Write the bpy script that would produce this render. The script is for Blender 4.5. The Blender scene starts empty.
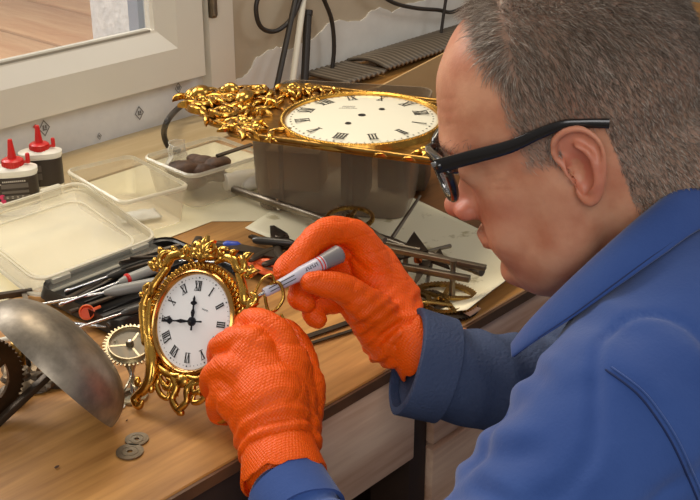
import bpy, bmesh, math, random
import numpy as np
from mathutils import Vector, Matrix, noise
from mathutils.bvhtree import BVHTree
random.seed(7); rng = np.random.default_rng(7)
scene = bpy.context.scene; col = scene.collection
PI = math.pi
# ------------------------------------------------------------------ camera, sky, lights, exposure
FPX = 1150.0; PITCH = math.radians(24)
fh = np.array([.745, .667]); fh = fh/np.linalg.norm(fh)
F = np.array([fh[0]*math.cos(PITCH), fh[1]*math.cos(PITCH), -math.sin(PITCH)])
R = np.array([fh[1], -fh[0], 0.0]); U = np.cross(R, F)
C = np.array([-0.69971774, -0.5664186, 0.51])
cd = bpy.data.cameras.new('camera'); cam = bpy.data.objects.new('camera', cd); col.objects.link(cam)
cd.sensor_width = 36; cd.lens = FPX*36/700; cd.clip_start = .02; cd.clip_end = 60
cam.matrix_world = Matrix(((R[0], U[0], -F[0], C[0]), (R[1], U[1], -F[1], C[1]), (R[2], U[2], -F[2], C[2]), (0, 0, 0, 1)))
scene.camera = cam
scene.view_settings.view_transform = 'Standard'; scene.view_settings.look = 'None'
scene.view_settings.exposure = 0.0; scene.view_settings.gamma = 1.0
scene.view_settings.use_curve_mapping = False
w = bpy.data.worlds.new('world'); scene.world = w; w.use_nodes = True
wn = w.node_tree.nodes; wl = w.node_tree.links
bg = wn['Background']; bg.inputs['Strength'].default_value = 0.30
tc = wn.new('ShaderNodeTexCoord'); sep = wn.new('ShaderNodeSeparateXYZ'); rp = wn.new('ShaderNodeValToRGB')
wl.new(tc.outputs['Generated'], sep.inputs[0]); mr = wn.new('ShaderNodeMapRange'); mr.inputs[1].default_value = -1
wl.new(sep.outputs[2], mr.inputs[0]); wl.new(mr.outputs[0], rp.inputs[0]); wl.new(rp.outputs[0], bg.inputs['Color'])
rp.color_ramp.elements[0].color = (.30, .26, .22, 1); rp.color_ramp.elements[1].color = (.98, .92, .86, 1)
e_ = rp.color_ramp.elements.new(.5); e_.color = (.62, .58, .55, 1)
def area(name, loc, target, sx, sy, power, color):
    l = bpy.data.lights.new(name, 'AREA'); l.shape = 'RECTANGLE'; l.size = sx; l.size_y = sy; l.energy = power; l.color = color
    o = bpy.data.objects.new(name, l); col.objects.link(o); o.location = loc
    o.rotation_euler = (Vector(target)-Vector(loc)).to_track_quat('-Z', 'Y').to_euler(); return o
area('ceiling_light', (.32, .52, 1.2), (0, .12, 0), .6, .35, 8.0, (1.0, .86, .66))
area('fill_light', (-1.45, -1.25, 1.05), (0, -.1, -.05), 1.3, 1.3, 20.0, (.97, .95, .94))  # added fill, aimed low to brighten drawer fronts, bell and man
area('fill_light', (1.7, -1.4, 1.8), (.2, -.1, 0), 1.0, 1.0, 13.0, (.92, .95, 1.0))  # added cool fill, more light from the right
area('daylight', (-.25, 2.1, 1.5), (.05, .9, 0), 1.2, 1.2, 50.0, (1.0, .97, .93))

# ------------------------------------------------------------------ geometry helpers
def ray(x, y): return F+R*(x-350)/FPX+U*(250-y)/FPX
def G(x, y, z=0.0):                       # point of a horizontal plane
    r = ray(x, y); t = (z-C[2])/r[2]; return C+r*t
def D(x, y, t): return C+ray(x, y)*t      # point at a depth
def PY(x, y, Y): r = ray(x, y); return C+r*((Y-C[1])/r[1])
def nrm(v): v = np.array(v, float); return v/max(1e-12, np.linalg.norm(v))
def frame(o, x, up):                      # 4x4 with x axis and approximate z axis
    x = nrm(x); z = nrm(np.array(up, float)-x*np.dot(up, x)); y = np.cross(z, x)
    M = np.eye(4); M[:3, 0] = x; M[:3, 1] = y; M[:3, 2] = z; M[:3, 3] = o; return M
def zframe(o, z, xh=(1, 0, 0)):
    z = nrm(z); xh = np.array(xh, float)
    if abs(np.dot(nrm(xh), z)) > .98: xh = np.array([0, 1, 0.])
    x = nrm(xh-z*np.dot(xh, z)); y = np.cross(z, x)
    M = np.eye(4); M[:3, 0] = x; M[:3, 1] = y; M[:3, 2] = z; M[:3, 3] = o; return M
def T(o): M = np.eye(4); M[:3, 3] = o; return M
def S(*s): return np.diag(list(s)+[1.0])
def RZ(a): c, s = math.cos(a), math.sin(a); M = np.eye(4); M[0, 0] = c; M[0, 1] = -s; M[1, 0] = s; M[1, 1] = c; return M
def smooth_path(pts, n=8):
    P = [np.array(p, float) for p in pts]; out = []
    for i in range(len(P)-1):
        a = P[max(0, i-1)]; b = P[i]; c = P[i+1]; d = P[min(len(P)-1, i+2)]
        for k in range(n):
            t = k/n; out.append(.5*((2*b)+(c-a)*t+(2*a-5*b+4*c-d)*t*t+(3*b-3*c+d-a)*t**3))
    out.append(P[-1]); return out
class MB:
    def __init__(s): s.v = []; s.f = []; s.m = []; s.M = np.eye(4)
    def add(s, vs, fs, M=None, mi=0):
        vs = np.asarray(vs, float); M = s.M if M is None else s.M@M
        vs = vs@M[:3, :3].T+M[:3, 3]; b = len(s.v)
        s.v.extend(vs.tolist()); flip = np.linalg.det(M[:3, :3]) < 0
        for f in fs:
            f = [b+i for i in f]; s.f.append(f[::-1] if flip else f); s.m.append(mi)
        return s
    def box(s, c, d, M=None, bev=0, mi=0):
        x, y, z = [k/2 for k in d]
        if bev > 0:
            b = min(bev, x*.9, y*.9, z*.9); vs = []; fs = []
            bm = bmesh.new(); bmesh.ops.create_cube(bm, size=1)
            for v in bm.verts: v.co = Vector((v.co.x*d[0], v.co.y*d[1], v.co.z*d[2]))
            bmesh.ops.bevel(bm, geom=bm.edges[:], offset=b, segments=2, profile=.6, affect='EDGES')
            bm.verts.index_update(); vs = [list(v.co) for v in bm.verts]; fs = [[v.index for v in f.verts] for f in bm.faces]; bm.free()
        else:
            vs = [(-x, -y, -z), (x, -y, -z), (x, y, -z), (-x, y, -z), (-x, -y, z), (x, -y, z), (x, y, z), (-x, y, z)]
            fs = [(0, 3, 2, 1), (4, 5, 6, 7), (0, 1, 5, 4), (1, 2, 6, 5), (2, 3, 7, 6), (3, 0, 4, 7)]
        vs = np.array(vs)+np.array(c); return s.add(vs, fs, M, mi)
    def loft(s, rings, M=None, closed=True, caps=True, mi=0, loop=False):
        n = len(rings[0]); vs = [p for r in rings for p in r]; fs = []
        L = len(rings)
        for i in range(L if loop else L-1):
            for j in range(n if closed else n-1):
                a = i*n+j; b = i*n+(j+1) % n; i2 = (i+1) % L; fs.append((a, b, i2*n+(j+1) % n, i2*n+j))
        if caps and closed and not loop: fs.append(tuple(range(n))[::-1]); fs.append(tuple((L-1)*n+j for j in range(n)))
        return s.add(vs, fs, M, mi)
    def tube(s, pts, r, n=10, M=None, mi=0, flat=1.0, up=(0, 0, 1), loop=False, rnd=False):
        P = [np.array(p, float) for p in pts]; L = len(P)
        rr = [r]*L if np.isscalar(r) else [float(np.interp(i/(L-1), np.linspace(0, 1, len(r)), r)) for i in range(L)]
        if rnd:
            d0 = nrm(P[0]-P[1]); d1 = nrm(P[-1]-P[-2]); A = []; ra = []; B = []; rb = []
            for k in (1, .85, .5): A.append(P[0]+d0*rr[0]*k); ra.append(rr[0]*math.sqrt(max(.0004, 1-k*k)))
            for k in (.5, .85, 1): B.append(P[-1]+d1*rr[-1]*k); rb.append(rr[-1]*math.sqrt(max(.0004, 1-k*k)))
            P = A+P+B; rr = ra+rr+rb; L = len(P)
        rings = []; u = np.array(up, float)
        for i in range(L):
            if loop: t = nrm(P[(i+1) % L]-P[i-1])
            else: t = nrm(P[min(L-1, i+1)]-P[max(0, i-1)])
            x = u-t*np.dot(u, t)
            if np.linalg.norm(x) < 1e-3: x = np.cross(t, [.3, .5, .8])
            x = nrm(x); u = x if up == (0, 0, 1) else u; y = np.cross(t, x)
            rings.append([P[i]+rr[i]*(x*math.cos(a)*flat+y*math.sin(a)) for a in np.arange(n)*2*PI/n])
        return s.loft(rings, M, mi=mi, loop=loop)
    def lathe(s, prof, n=32, M=None, mi=0, caps=True):
        rings = [[(r*math.cos(a), r*math.sin(a), z) for a in np.arange(n)*2*PI/n] for r, z in prof]
        return s.loft(rings, M, mi=mi, caps=caps)
    def ell(s, c, rad, M=None, n=16, mi=0):
        prof = [(math.sin(PI*k/n), -math.cos(PI*k/n)) for k in range(n+1)]
        prof[0] = (1e-4, -1); prof[-1] = (1e-4, 1)
        Q = T(c)@S(*rad); return s.lathe(prof, n*2, Q if M is None else M@Q, mi)
    def prism(s, poly, z0, z1, M=None, mi=0):
        n = len(poly); vs = [(x, y, z0) for x, y in poly]+[(x, y, z1) for x, y in poly]
        a = sum(poly[i][0]*poly[(i+1) % n][1]-poly[(i+1) % n][0]*poly[i][1] for i in range(n))
        fs = [tuple(range(n))[::-1], tuple(range(n, 2*n))]+[(i, (i+1) % n, n+(i+1) % n, n+i) for i in range(n)]
        if a < 0: fs = [f[::-1] for f in fs]
        return s.add(vs, fs, M, mi)
    def ring(s, ro, ri, z0, z1, n=64, M=None, mi=0, ro_f=None):
        rings = []
        A = np.arange(n)*2*PI/n; Ro = [ro if ro_f is None else ro_f(i) for i in range(n)]
        def rg(Rs, z): return [(Rs[i]*math.cos(A[i]), Rs[i]*math.sin(A[i]), z) for i in range(n)]
        Ri = [ri]*n
        return s.loft([rg(Ro, z0), rg(Ro, z1), rg(Ri, z1), rg(Ri, z0)], M, mi=mi, loop=True)
    def gear(s, Rr, teeth, th, M=None, rim=.82, hub=.18, spokes=4, tooth=.08, mi=0, sw=.09):
        pat = [1, 1, 1+tooth, 1+tooth]
        s.ring(Rr, Rr*rim, -th/2, th/2, teeth*4, M, mi, ro_f=lambda i: Rr*pat[i % 4])
        s.lathe([(Rr*hub, -th*.8), (Rr*hub, th*.8)], 20, M, mi)
        for k in range(spokes):
            Q = RZ(2*PI*k/spokes+.4); s.box((Rr*(hub+rim)/2, 0, 0), (Rr*(rim-hub)+Rr*.1, Rr*sw*1.6, th*.9), Q if M is None else M@Q, mi=mi)
        return s
    def build(s, name, mat, parent=None, smooth=True, ang=40, world=False):
        me = bpy.data.meshes.new(name); v = np.array(s.v)
        if parent is not None and '_base' in BASE.get(parent.name, {}): v = v-BASE[parent.name]['_base']
        me.from_pydata(v.tolist(), [], s.f)
        mats = mat if isinstance(mat, (list, tuple)) else [mat]
        for m in mats: me.materials.append(m)
        if len(mats) > 1: me.polygons.foreach_set('material_index', s.m)
        return link(name, me, parent, smooth, ang)
BASE = {}
def link(name, me, parent=None, smooth=True, ang=40):
    me.validate()
    if smooth:
        me.polygons.foreach_set('use_smooth', [True]*len(me.polygons))
        try: me.set_sharp_from_angle(angle=math.radians(ang))
        except Exception: pass
    o = bpy.data.objects.new(name, me); col.objects.link(o)
    if parent is not None:
        o.parent = parent
        if parent.name in BASE: BASE[o.name] = BASE[parent.name]
    return o
def thing(name, label, cat, loc=(0, 0, 0), group=None, world=True):
    o = bpy.data.objects.new(name, None); col.objects.link(o); o.empty_display_size = .02
    o.location = loc; o['label'] = label; o['category'] = cat
    if group: o['group'] = group
    if world: BASE[o.name] = {'_base': np.array(loc, float)}
    return o
def tag(o, label, cat, group=None, kind=None):
    if label: o['label'] = label
    if cat: o['category'] = cat
    if group: o['group'] = group
    if kind: o['kind'] = kind
    return o
def struct(o): o['kind'] = 'structure'; return o
def dup(root, loc=None, M=None, label=None, group=None):
    def cp(o, par):
        c = o.copy(); col.objects.link(c)
        if par is not None: c.parent = par
        for ch in list(o.children): cp(ch, c)
        return c
    r = cp(root, None)
    if loc is not None: r.location = loc
    if M is not None: r.matrix_world = Matrix(M.tolist())
    if label: r['label'] = label
    if group: r['group'] = group
    return r
def seto(o, M): o.matrix_world = Matrix(np.asarray(M).tolist()); return o
def remesh(mb, voxel, it=4, fac=.5):
    me = bpy.data.meshes.new('tmp'); me.from_pydata(mb.v, [], mb.f); o = bpy.data.objects.new('tmp', me); col.objects.link(o)
    m = o.modifiers.new('r', 'REMESH'); m.mode = 'VOXEL'; m.voxel_size = voxel; m.adaptivity = 0
    if it: q = o.modifiers.new('s', 'SMOOTH'); q.iterations = it; q.factor = fac
    dg = bpy.context.evaluated_depsgraph_get(); dg.update()
    out = bpy.data.meshes.new_from_object(o.evaluated_get(dg)); bpy.data.objects.remove(o); bpy.data.meshes.remove(me)
    return out
def coords(me): a = np.empty(len(me.vertices)*3); me.vertices.foreach_get('co', a); return a.reshape(-1, 3)
def normals(me):
    a = np.empty(len(me.vertices)*3); me.vertex_normals.foreach_get('vector', a); return a.reshape(-1, 3)
def setco(me, a): me.vertices.foreach_set('co', a.ravel()); me.update()
def nz(P, s, seed=0): return np.array([noise.noise(Vector((p[0]*s+seed, p[1]*s+seed*2.3, p[2]*s))) for p in P])
def rebase(me, parent): setco(me, coords(me)-BASE[parent.name]['_base'])

# ------------------------------------------------------------------ materials
def lin(c): return tuple((x/255/12.92 if x/255 <= .04045 else ((x/255+.055)/1.055)**2.4) for x in c)+(1,)
def mat(name, rgb, rough=.5, metal=0, rgb2=None, scale=8, det=5, bump=0, bscale=60, stretch=None, spec=.5, lo=.35, hi=.65, coat=0, sss=0, trans=0, coord='Object', rvar=0, sheen=0, alpha=1):
    m = bpy.data.materials.new(name); m.use_nodes = True; N = m.node_tree.nodes; L = m.node_tree.links; b = N['Principled BSDF']
    b.inputs['Base Color'].default_value = lin(rgb); b.inputs['Roughness'].default_value = rough; b.inputs['Metallic'].default_value = metal
    b.inputs['Specular IOR Level'].default_value = spec; b.inputs['Coat Weight'].default_value = coat; b.inputs['Coat Roughness'].default_value = .2
    if sheen: b.inputs['Sheen Weight'].default_value = sheen; b.inputs['Sheen Roughness'].default_value = .5
    if sss: b.inputs['Subsurface Weight'].default_value = sss; b.inputs['Subsurface Radius'].default_value = (.008, .003, .0015); b.inputs['Subsurface Scale'].default_value = 1
    t = N.new('ShaderNodeTexCoord'); mp = N.new('ShaderNodeMapping'); L.new(t.outputs[coord], mp.inputs[0])
    if stretch: mp.inputs['Scale'].default_value = stretch
    if rgb2 or rvar:
        n = N.new('ShaderNodeTexNoise'); n.inputs['Scale'].default_value = scale; n.inputs['Detail'].default_value = det; n.inputs['Roughness'].default_value = .6
        L.new(mp.outputs[0], n.inputs['Vector'])
        if rgb2:
            r = N.new('ShaderNodeValToRGB'); r.color_ramp.elements[0].position = lo; r.color_ramp.elements[1].position = hi
            r.color_ramp.elements[0].color = lin(rgb); r.color_ramp.elements[1].color = lin(rgb2)
            L.new(n.outputs['Fac'], r.inputs[0]); L.new(r.outputs[0], b.inputs['Base Color'])
        if rvar:
            q = N.new('ShaderNodeMapRange'); q.inputs[3].default_value = max(.02, rough-rvar); q.inputs[4].default_value = rough+rvar
            L.new(n.outputs['Fac'], q.inputs[0]); L.new(q.outputs[0], b.inputs['Roughness'])
    if bump:
        n2 = N.new('ShaderNodeTexNoise'); n2.inputs['Scale'].default_value = bscale; n2.inputs['Detail'].default_value = 4
        L.new(mp.outputs[0], n2.inputs['Vector']); bp = N.new('ShaderNodeBump'); bp.inputs['Strength'].default_value = bump; bp.inputs['Distance'].default_value = .002
        L.new(n2.outputs['Fac'], bp.inputs['Height']); L.new(bp.outputs[0], b.inputs['Normal'])
    return m
def clear(name, rgb=(235, 235, 225), op=.25, rough=.12):
    m = bpy.data.materials.new(name); m.use_nodes = True; N = m.node_tree.nodes; L = m.node_tree.links; b = N['Principled BSDF']
    b.inputs['Base Color'].default_value = lin(rgb); b.inputs['Roughness'].default_value = rough; b.inputs['Specular IOR Level'].default_value = .6
    tr = N.new('ShaderNodeBsdfTransparent'); mx = N.new('ShaderNodeMixShader'); lw = N.new('ShaderNodeLayerWeight'); lw.inputs['Blend'].default_value = .35
    mr = N.new('ShaderNodeMapRange'); mr.inputs[3].default_value = op; mr.inputs[4].default_value = min(1, op+.55)
    L.new(lw.outputs['Facing'], mr.inputs[0]); L.new(mr.outputs[0], mx.inputs[0]); L.new(tr.outputs[0], mx.inputs[1]); L.new(b.outputs[0], mx.inputs[2])
    L.new(mx.outputs[0], N['Material Output'].inputs[0]); return m
def wood(name, a, b_, scale=1, axis='X', rough=.5, c=None, cont=.5):
    m = bpy.data.materials.new(name); m.use_nodes = True; N = m.node_tree.nodes; L = m.node_tree.links; p = N['Principled BSDF']
    t = N.new('ShaderNodeTexCoord'); mp = N.new('ShaderNodeMapping'); L.new(t.outputs['Object'], mp.inputs[0])
    mp.inputs['Scale'].default_value = {'X': (1.2*scale, 14*scale, 14*scale), 'Y': (14*scale, 1.2*scale, 14*scale)}[axis]
    n = N.new('ShaderNodeTexNoise'); n.inputs['Scale'].default_value = 2.2; n.inputs['Detail'].default_value = 8; n.inputs['Distortion'].default_value = .8; L.new(mp.outputs[0], n.inputs['Vector'])
    n2 = N.new('ShaderNodeTexNoise'); n2.inputs['Scale'].default_value = 11; n2.inputs['Detail'].default_value = 5; L.new(mp.outputs[0], n2.inputs['Vector'])
    mx = N.new('ShaderNodeMix'); mx.inputs[0].default_value = .35; L.new(n.outputs['Fac'], mx.inputs[2]); L.new(n2.outputs['Fac'], mx.inputs[3])
    r = N.new('ShaderNodeValToRGB'); r.color_ramp.elements[0].position = .5-cont*.3; r.color_ramp.elements[1].position = .5+cont*.3
    r.color_ramp.elements[0].color = lin(a); r.color_ramp.elements[1].color = lin(b_)
    L.new(mx.outputs[0], r.inputs[0]); L.new(r.outputs[0], p.inputs['Base Color']); p.inputs['Roughness'].default_value = rough
    bp = N.new('ShaderNodeBump'); bp.inputs['Strength'].default_value = .25; bp.inputs['Distance'].default_value = .001; L.new(mx.outputs[0], bp.inputs['Height']); L.new(bp.outputs[0], p.inputs['Normal'])
    return m
M_bench = wood('bench_wood', (142, 94, 42), (204, 150, 82), 1.0, 'X', .42, cont=.55)
M_benchdark = wood('varnished_wood', (92, 56, 28), (130, 84, 44), 1.0, 'X', .35)
M_drawer = wood('pale_wood', (206, 152, 118), (250, 212, 180), .9, 'X', .5, cont=.5)
M_edge = mat('dark_edge_wood', (70, 44, 26), .5, rgb2=(110, 72, 40), scale=12)
M_dkwood = mat('dark_brown_wood', (44, 30, 22), .6, rgb2=(66, 44, 30), scale=9)  # dark brown wood for left drawer, legs, back panel and shelf
M_beige = mat('pale_beige', (188, 164, 122), .6, rgb2=(204, 182, 142), scale=5, stretch=(1, 8, 8))
M_paper = mat('cream_paper', (226, 214, 172), .7, rgb2=(236, 226, 190), scale=6, bump=.15, bscale=20)
M_papers = mat('stained_paper', (200, 186, 142), .7, rgb2=(244, 234, 198), scale=26, det=9, lo=.34, hi=.40, bump=.15, bscale=20)
M_wall = mat('beige_plaster', (176, 160, 134), .85, rgb2=(190, 175, 150), scale=5, bump=.3, bscale=40)
M_white = mat('white_filler_plaster', (212, 207, 196), .8, rgb2=(228, 224, 214), scale=7, bump=.3, bscale=30)
M_pvc = mat('white_window_plastic', (214, 206, 188), .32, rgb2=(220, 213, 197), scale=3)
M_film = mat('protective_film', (205, 203, 200), .35, rgb2=(222, 220, 214), scale=14, bump=.3, bscale=30)
M_print = mat('grey_print', (120, 116, 112), .6)
M_redp = mat('red_print', (200, 70, 60), .6)
M_rubber = mat('grey_gasket', (150, 142, 126), .6)
M_rail = mat('blue_grey_aluminium', (150, 162, 182), .35, metal=.3)
M_railw = mat('pale_aluminium', (215, 220, 228), .4, metal=.1)
M_render = mat('rough_render', (205, 204, 204), .95, rgb2=(228, 227, 226), scale=60, bump=.9, bscale=120)
M_deck = wood('deck_boards', (214, 154, 106), (238, 190, 142), .5, 'Y', .6)
M_glass = clear('window_glass', (240, 245, 245), .03, .03)
M_gold = mat('gilt_bronze', (222, 174, 84), .24, metal=1, rgb2=(166, 120, 52), scale=30, rvar=.1, bump=.15, bscale=180)
M_golddark = mat('gilt_brass_sheet', (182, 142, 76), .3, metal=1, rgb2=(116, 84, 42), scale=22, rvar=.12, bump=.5, bscale=90)
M_bezel = mat('bezel_brass', (200, 150, 84), .2, metal=1)
M_enamel = mat('white_enamel', (236, 234, 232), .12, coat=.4)
M_cream = mat('cream_enamel', (242, 236, 212), .15, coat=.4)
M_ink = mat('black_numeral_paint', (26, 24, 24), .4)
M_bluesteel = mat('dark_steel_hands', (34, 34, 42), .25, metal=.6)
M_steel = mat('dull_steel', (150, 140, 124), .38, metal=.9, rgb2=(110, 98, 82), scale=18, rvar=.12)
M_iron = mat('dark_iron', (88, 76, 62), .45, metal=.8, rgb2=(60, 50, 42), scale=15, rvar=.1)
M_bright = mat('bright_steel', (205, 205, 205), .22, metal=1)
M_bell = mat('grey_bell_metal', (156, 144, 126), .46, metal=.65, rgb2=(98, 90, 78), scale=30, det=8, rvar=.14, bump=.35, bscale=50)
M_brass = mat('old_brass', (196, 160, 92), .28, metal=1, rgb2=(150, 114, 58), scale=20, rvar=.1)
M_silver = mat('silvered_brass', (196, 186, 160), .3, metal=.85, rgb2=(170, 156, 126), scale=12)
M_dkbrass = mat('dark_bronze_wheel', (96, 68, 40), .4, metal=.85, rgb2=(66, 46, 28), scale=20)
M_black = mat('black_plastic', (30, 27, 25), .38, rgb2=(40, 36, 32), scale=8)
M_grey = mat('grey_plastic_handle', (150, 148, 140), .35)
M_dkgrey = mat('dark_handle_plastic', (60, 56, 50), .35)
M_orange = mat('orange_plastic', (240, 104, 50), .3)
M_red = mat('red_plastic', (206, 34, 30), .3, sss=.1)
M_bottle = mat('white_bottle_plastic', (232, 226, 210), .3)
M_label = mat('black_label', (50, 38, 32), .4)
M_lgrey = mat('grey_label_panel', (96, 86, 78), .5)
M_lwhite = mat('label_lettering', (196, 186, 172), .5)
M_pink = mat('pink_label_spot', (214, 50, 100), .5)
M_clear = clear('clear_plastic', (226, 214, 184), .10, .1)
M_clear2 = clear('clear_thin_plastic', (240, 232, 208), .12, .08)
M_smoke = clear('cloudy_grey_plastic', (140, 122, 100), .45, .25)
M_cable = mat('black_cable', (46, 40, 34), .45)
M_whitestick = mat('white_rod', (222, 216, 198), .4)
M_card = mat('brown_cardboard', (186, 150, 100), .8, rgb2=(198, 162, 112), scale=10)
M_darkstuff = mat('dark_brown_stuff', (58, 40, 28), .7, rgb2=(96, 66, 42), scale=60, bump=.9, bscale=90)
M_blueh = mat('blue_plastic', (40, 70, 170), .35)
M_lead = mat('crumpled_lead', (120, 106, 88), .4, metal=.7, rgb2=(88, 76, 62), scale=30)
M_floor = mat('grey_floor', (120, 112, 102), .6, rgb2=(132, 124, 114), scale=4)
M_pen = mat('pale_pen_barrel', (196, 194, 206), .3)
M_pencap = mat('grey_pen_cap', (128, 124, 124), .35)
M_frameb = mat('black_glasses_frame', (24, 21, 20), .18, coat=.6)
M_lens = clear('spectacle_lens', (200, 200, 205), .06, .02)

# ------------------------------------------------------------------ setting
mb = MB(); mb.box((.2, -.2, -.86), (6, 5, .02)); struct(mb.build('floor', M_floor, smooth=False))
WY = .715; FX = .413; Z0 = -.004
mb = MB()                                                     # back wall with the window opening
mb.box(((FX+3.0)/2, WY+.09, .4), (3.0-FX, .18, 2.5)); mb.box(((-1.8-1.1)/2, WY+.09, .4), (.7, .18, 2.5))
mb.box(((FX-1.1)/2, WY+.09, -.43), (FX+1.1, .18, .84)); mb.box(((FX-1.1)/2, WY+.09, 1.425), (FX+1.1, .18, .45))
struct(mb.build('wall_back', M_wall, smooth=False))
# white filler patch low on the wall, with a torn upper edge
edge = [(230, 88), (236, 80), (243, 77), (250, 70), (255, 60), (263, 54), (272, 50), (280, 47), (290, 49), (300, 44), (312, 40), (322, 30), (328, 24), (340, 20), (352, 22), (364, 19), (372, 11), (384, 8), (392, 12), (404, 5), (420, 2), (436, -4), (470, -10), (520, -14), (600, -26), (700, -50), (800, -66)]
top = [PY(x, y, WY-.002) for x, y in edge]
poly = [(p[0], p[2]+random.uniform(-.002, .002)) for p in smooth_path(top, 3)]
poly = poly+[(poly[-1][0], -.02), (poly[0][0], -.02)]
Mxz = np.eye(4); Mxz[:3, :3] = np.array([[1, 0, 0], [0, 0, -1], [0, 1, 0]]).astype(float)
mb = MB(); mb.prism(poly, -WY+0.0, -WY+.0025, Mxz); struct(mb.build('trim_1', M_white, smooth=False))
# window: fixed frame, film covered lower rail, opening sash
win = bpy.data.objects.new('window_1', None); col.objects.link(win); win['kind'] = 'structure'
mb = MB(); mb.box(((FX+.371)/2+.012, .700, .40), (FX-.365+.0, .06, .80), bev=.003); mb.build('fixed_frame', M_pvc, win)
mb = MB(); mb.box((-.32, .715, .03), (1.46, .05, .068), bev=.002); mb.build('film_rail', M_film, win)
sx1 = .367; sx0 = -1.0
def quadprism(mb, A, B):   # profile ring lofted between two mitred ends
    mb.loft([A, B], caps=True)
prof = [(.0, .668), (.0, .700), (.077, .700), (.077, .681), (.073, .680), (.048, .668)]   # (height above sash bottom, Y)
zb = .066
mb = MB()
mb.loft([[(sx0, y, zb+h) for h, y in prof], [(sx1-h, y, zb+h) for h, y in prof]]); mb.build('sash_rail', M_pvc, win, smooth=False)
mb = MB(); mb.loft([[(sx1-h, y, zb+h) for h, y in prof], [(sx1-h, y, .8) for h, y in prof]]); mb.build('sash_stile', M_pvc, win, smooth=False)
mb = MB(); mb.box(((sx0+sx1)/2-.04, .684, zb+.077), (sx1-sx0-.09, .008, .003)); mb.build('gasket', M_rubber, win, smooth=False)
mb = MB(); mb.box(((sx0+sx1-.08)/2, .690, .465), (sx1-sx0-.078, .006, .652)); mb.build('pane', M_glass, win, smooth=False)
mb = MB(); hp = PY(210, 9, .668)
mb.box((hp[0]+.001, .664, hp[2]+.03), (.010, .010, .085), bev=.003); mb.tube([(hp[0]+.001, .660, hp[2]-.008), (hp[0]+.001, .660, hp[2]+.06)], .0045); mb.build('hinge', M_steel, win)
def diamond(px, py, sc=1.0, red=False):
    p = PY(px, py, .6895); m = MB(); Mx = T((p[0], .6895, p[2]))@Mxz@RZ(.0)
    w_, h_ = .008*sc, .0105*sc
    def rim(k): return [(0, h_*k), (w_*k, 0), (0, -h_*k), (-w_*k, 0)]
    o = rim(1); i = rim(.78)
    vs = [(a, b, .0008) for a, b in o]+[(a, b, .0008) for a, b in i]
    m.add(vs, [(j, (j+1) % 4, 4+(j+1) % 4, 4+j) for j in range(4)], Mx)
    m.box((-.0012*sc, .001*sc, .0008), (.0022*sc, .005*sc, .0003), Mx); m.box((.0022*sc, .0012*sc, .0008), (.0022*sc, .004*sc, .0003), Mx); m.box((.0005*sc, -.0022*sc, .0008), (.006*sc, .0016*sc, .0003), Mx)
    m.build('printed_mark', M_print, win, smooth=False)
diamond(139, 113); diamond(44, 128, 1.1); diamond(178, 88, .8); diamond(99, 136, .5)
m = MB(); p = PY(36, 128, .6895); m.box((0, 0, .0008), (.005, .010, .0004), T((p[0], .6895, p[2]))@Mxz@RZ(.6)); m.build('printed_mark', M_redp, win, smooth=False)
# outside: rendered reveal corner, shutter rail and deck
mb = MB(); mb.box((.3775, .82, .40), (.071, .155, 1.2)); struct(mb.build('wall_reveal', M_render, smooth=False))
mb = MB()
mb.box((.302, .735, .45), (.010, .022, .8)); mb.box((.322, .738, .45), (.012, .03, .8), bev=.002); mb.build('shutter_rail', M_rail, win)
mb = MB(); mb.box((.312, .737, .45), (.009, .028, .8), bev=.003); mb.build('shutter_guide', M_railw, win)
for k in range(10):
    m = MB(); m.box((1.08+.144-(6-k)*.287, 2.7, -.265), (.266, 3.5, .012), bev=.002); o = m.build('trim_%d' % (k+3), M_deck); struct(o)
mb = MB(); mb.box((.7, 2.8, -.31), (5.2, 3.7, .03)); struct(mb.build('ground_outside', M_edge, smooth=False))
mb = MB(); mb.ell((0, 0, 0), (.0032, .002, .0032)); o = mb.build('trim_2', M_cable); p = PY(230, 52, WY-.001); o.location = p; struct(o)

# ------------------------------------------------------------------ workbench
wb = thing('workbench', 'long wooden workbench under the window, with pale drawer fronts', 'workbench', (0, .35, -.85))
mb = MB(); mb.loft([[(x, y, z) for y, z in ((0, -.001), (0, -.012), (.03, -.012), (.03, -.024), (.716, -.024), (.716, 0), (.001, 0))] for x in (-.9, 1.6)]); mb.build('worktop', [M_bench], wb)
o = MB().box((.35, -.0012, -.0065), (2.5, .004, .010)).build('front_edge', M_edge, wb, smooth=False); o['label'] = 'dark front edge of the worktop'  # thin dark strip along the front of the worktop
def drawer(x0, x1, z0=-.0135, z1=-.118, m=M_drawer, nm='drawer', lab=None):
    mb = MB(); mb.box(((x0+x1)/2, .012, (z0+z1)/2), (x1-x0, .018, z0-z1), bev=.002); o = mb.build(nm, m, wb)
    if lab: o['label'] = lab
    return o
drawer(-.165, .028); drawer(.058, .42); drawer(.45, .85)
drawer(-.60, -.172, m=M_dkwood, lab='dark brown drawer front at the left')
drawer(.058, .42, -.125, -.30); drawer(.45, .85, -.125, -.30)
mb = MB(); mb.box((.043, .035, -.44), (.026, .05, .82), bev=.002); mb.build('leg', M_dkwood, wb)
for x, y in ((-.86, .05), (-.86, .66), (1.56, .05), (1.56, .66)):
    MB().box((x, y, -.437), (.07, .07, .826), bev=.003).build('leg', M_dkwood, wb)
MB().box((.35, .69, -.30), (2.4, .02, .55)).build('back_panel', M_dkwood, wb, smooth=False)
MB().box((.35, .36, -.33), (2.4, .66, .015)).build('shelf', M_dkwood, wb, smooth=False)

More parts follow.
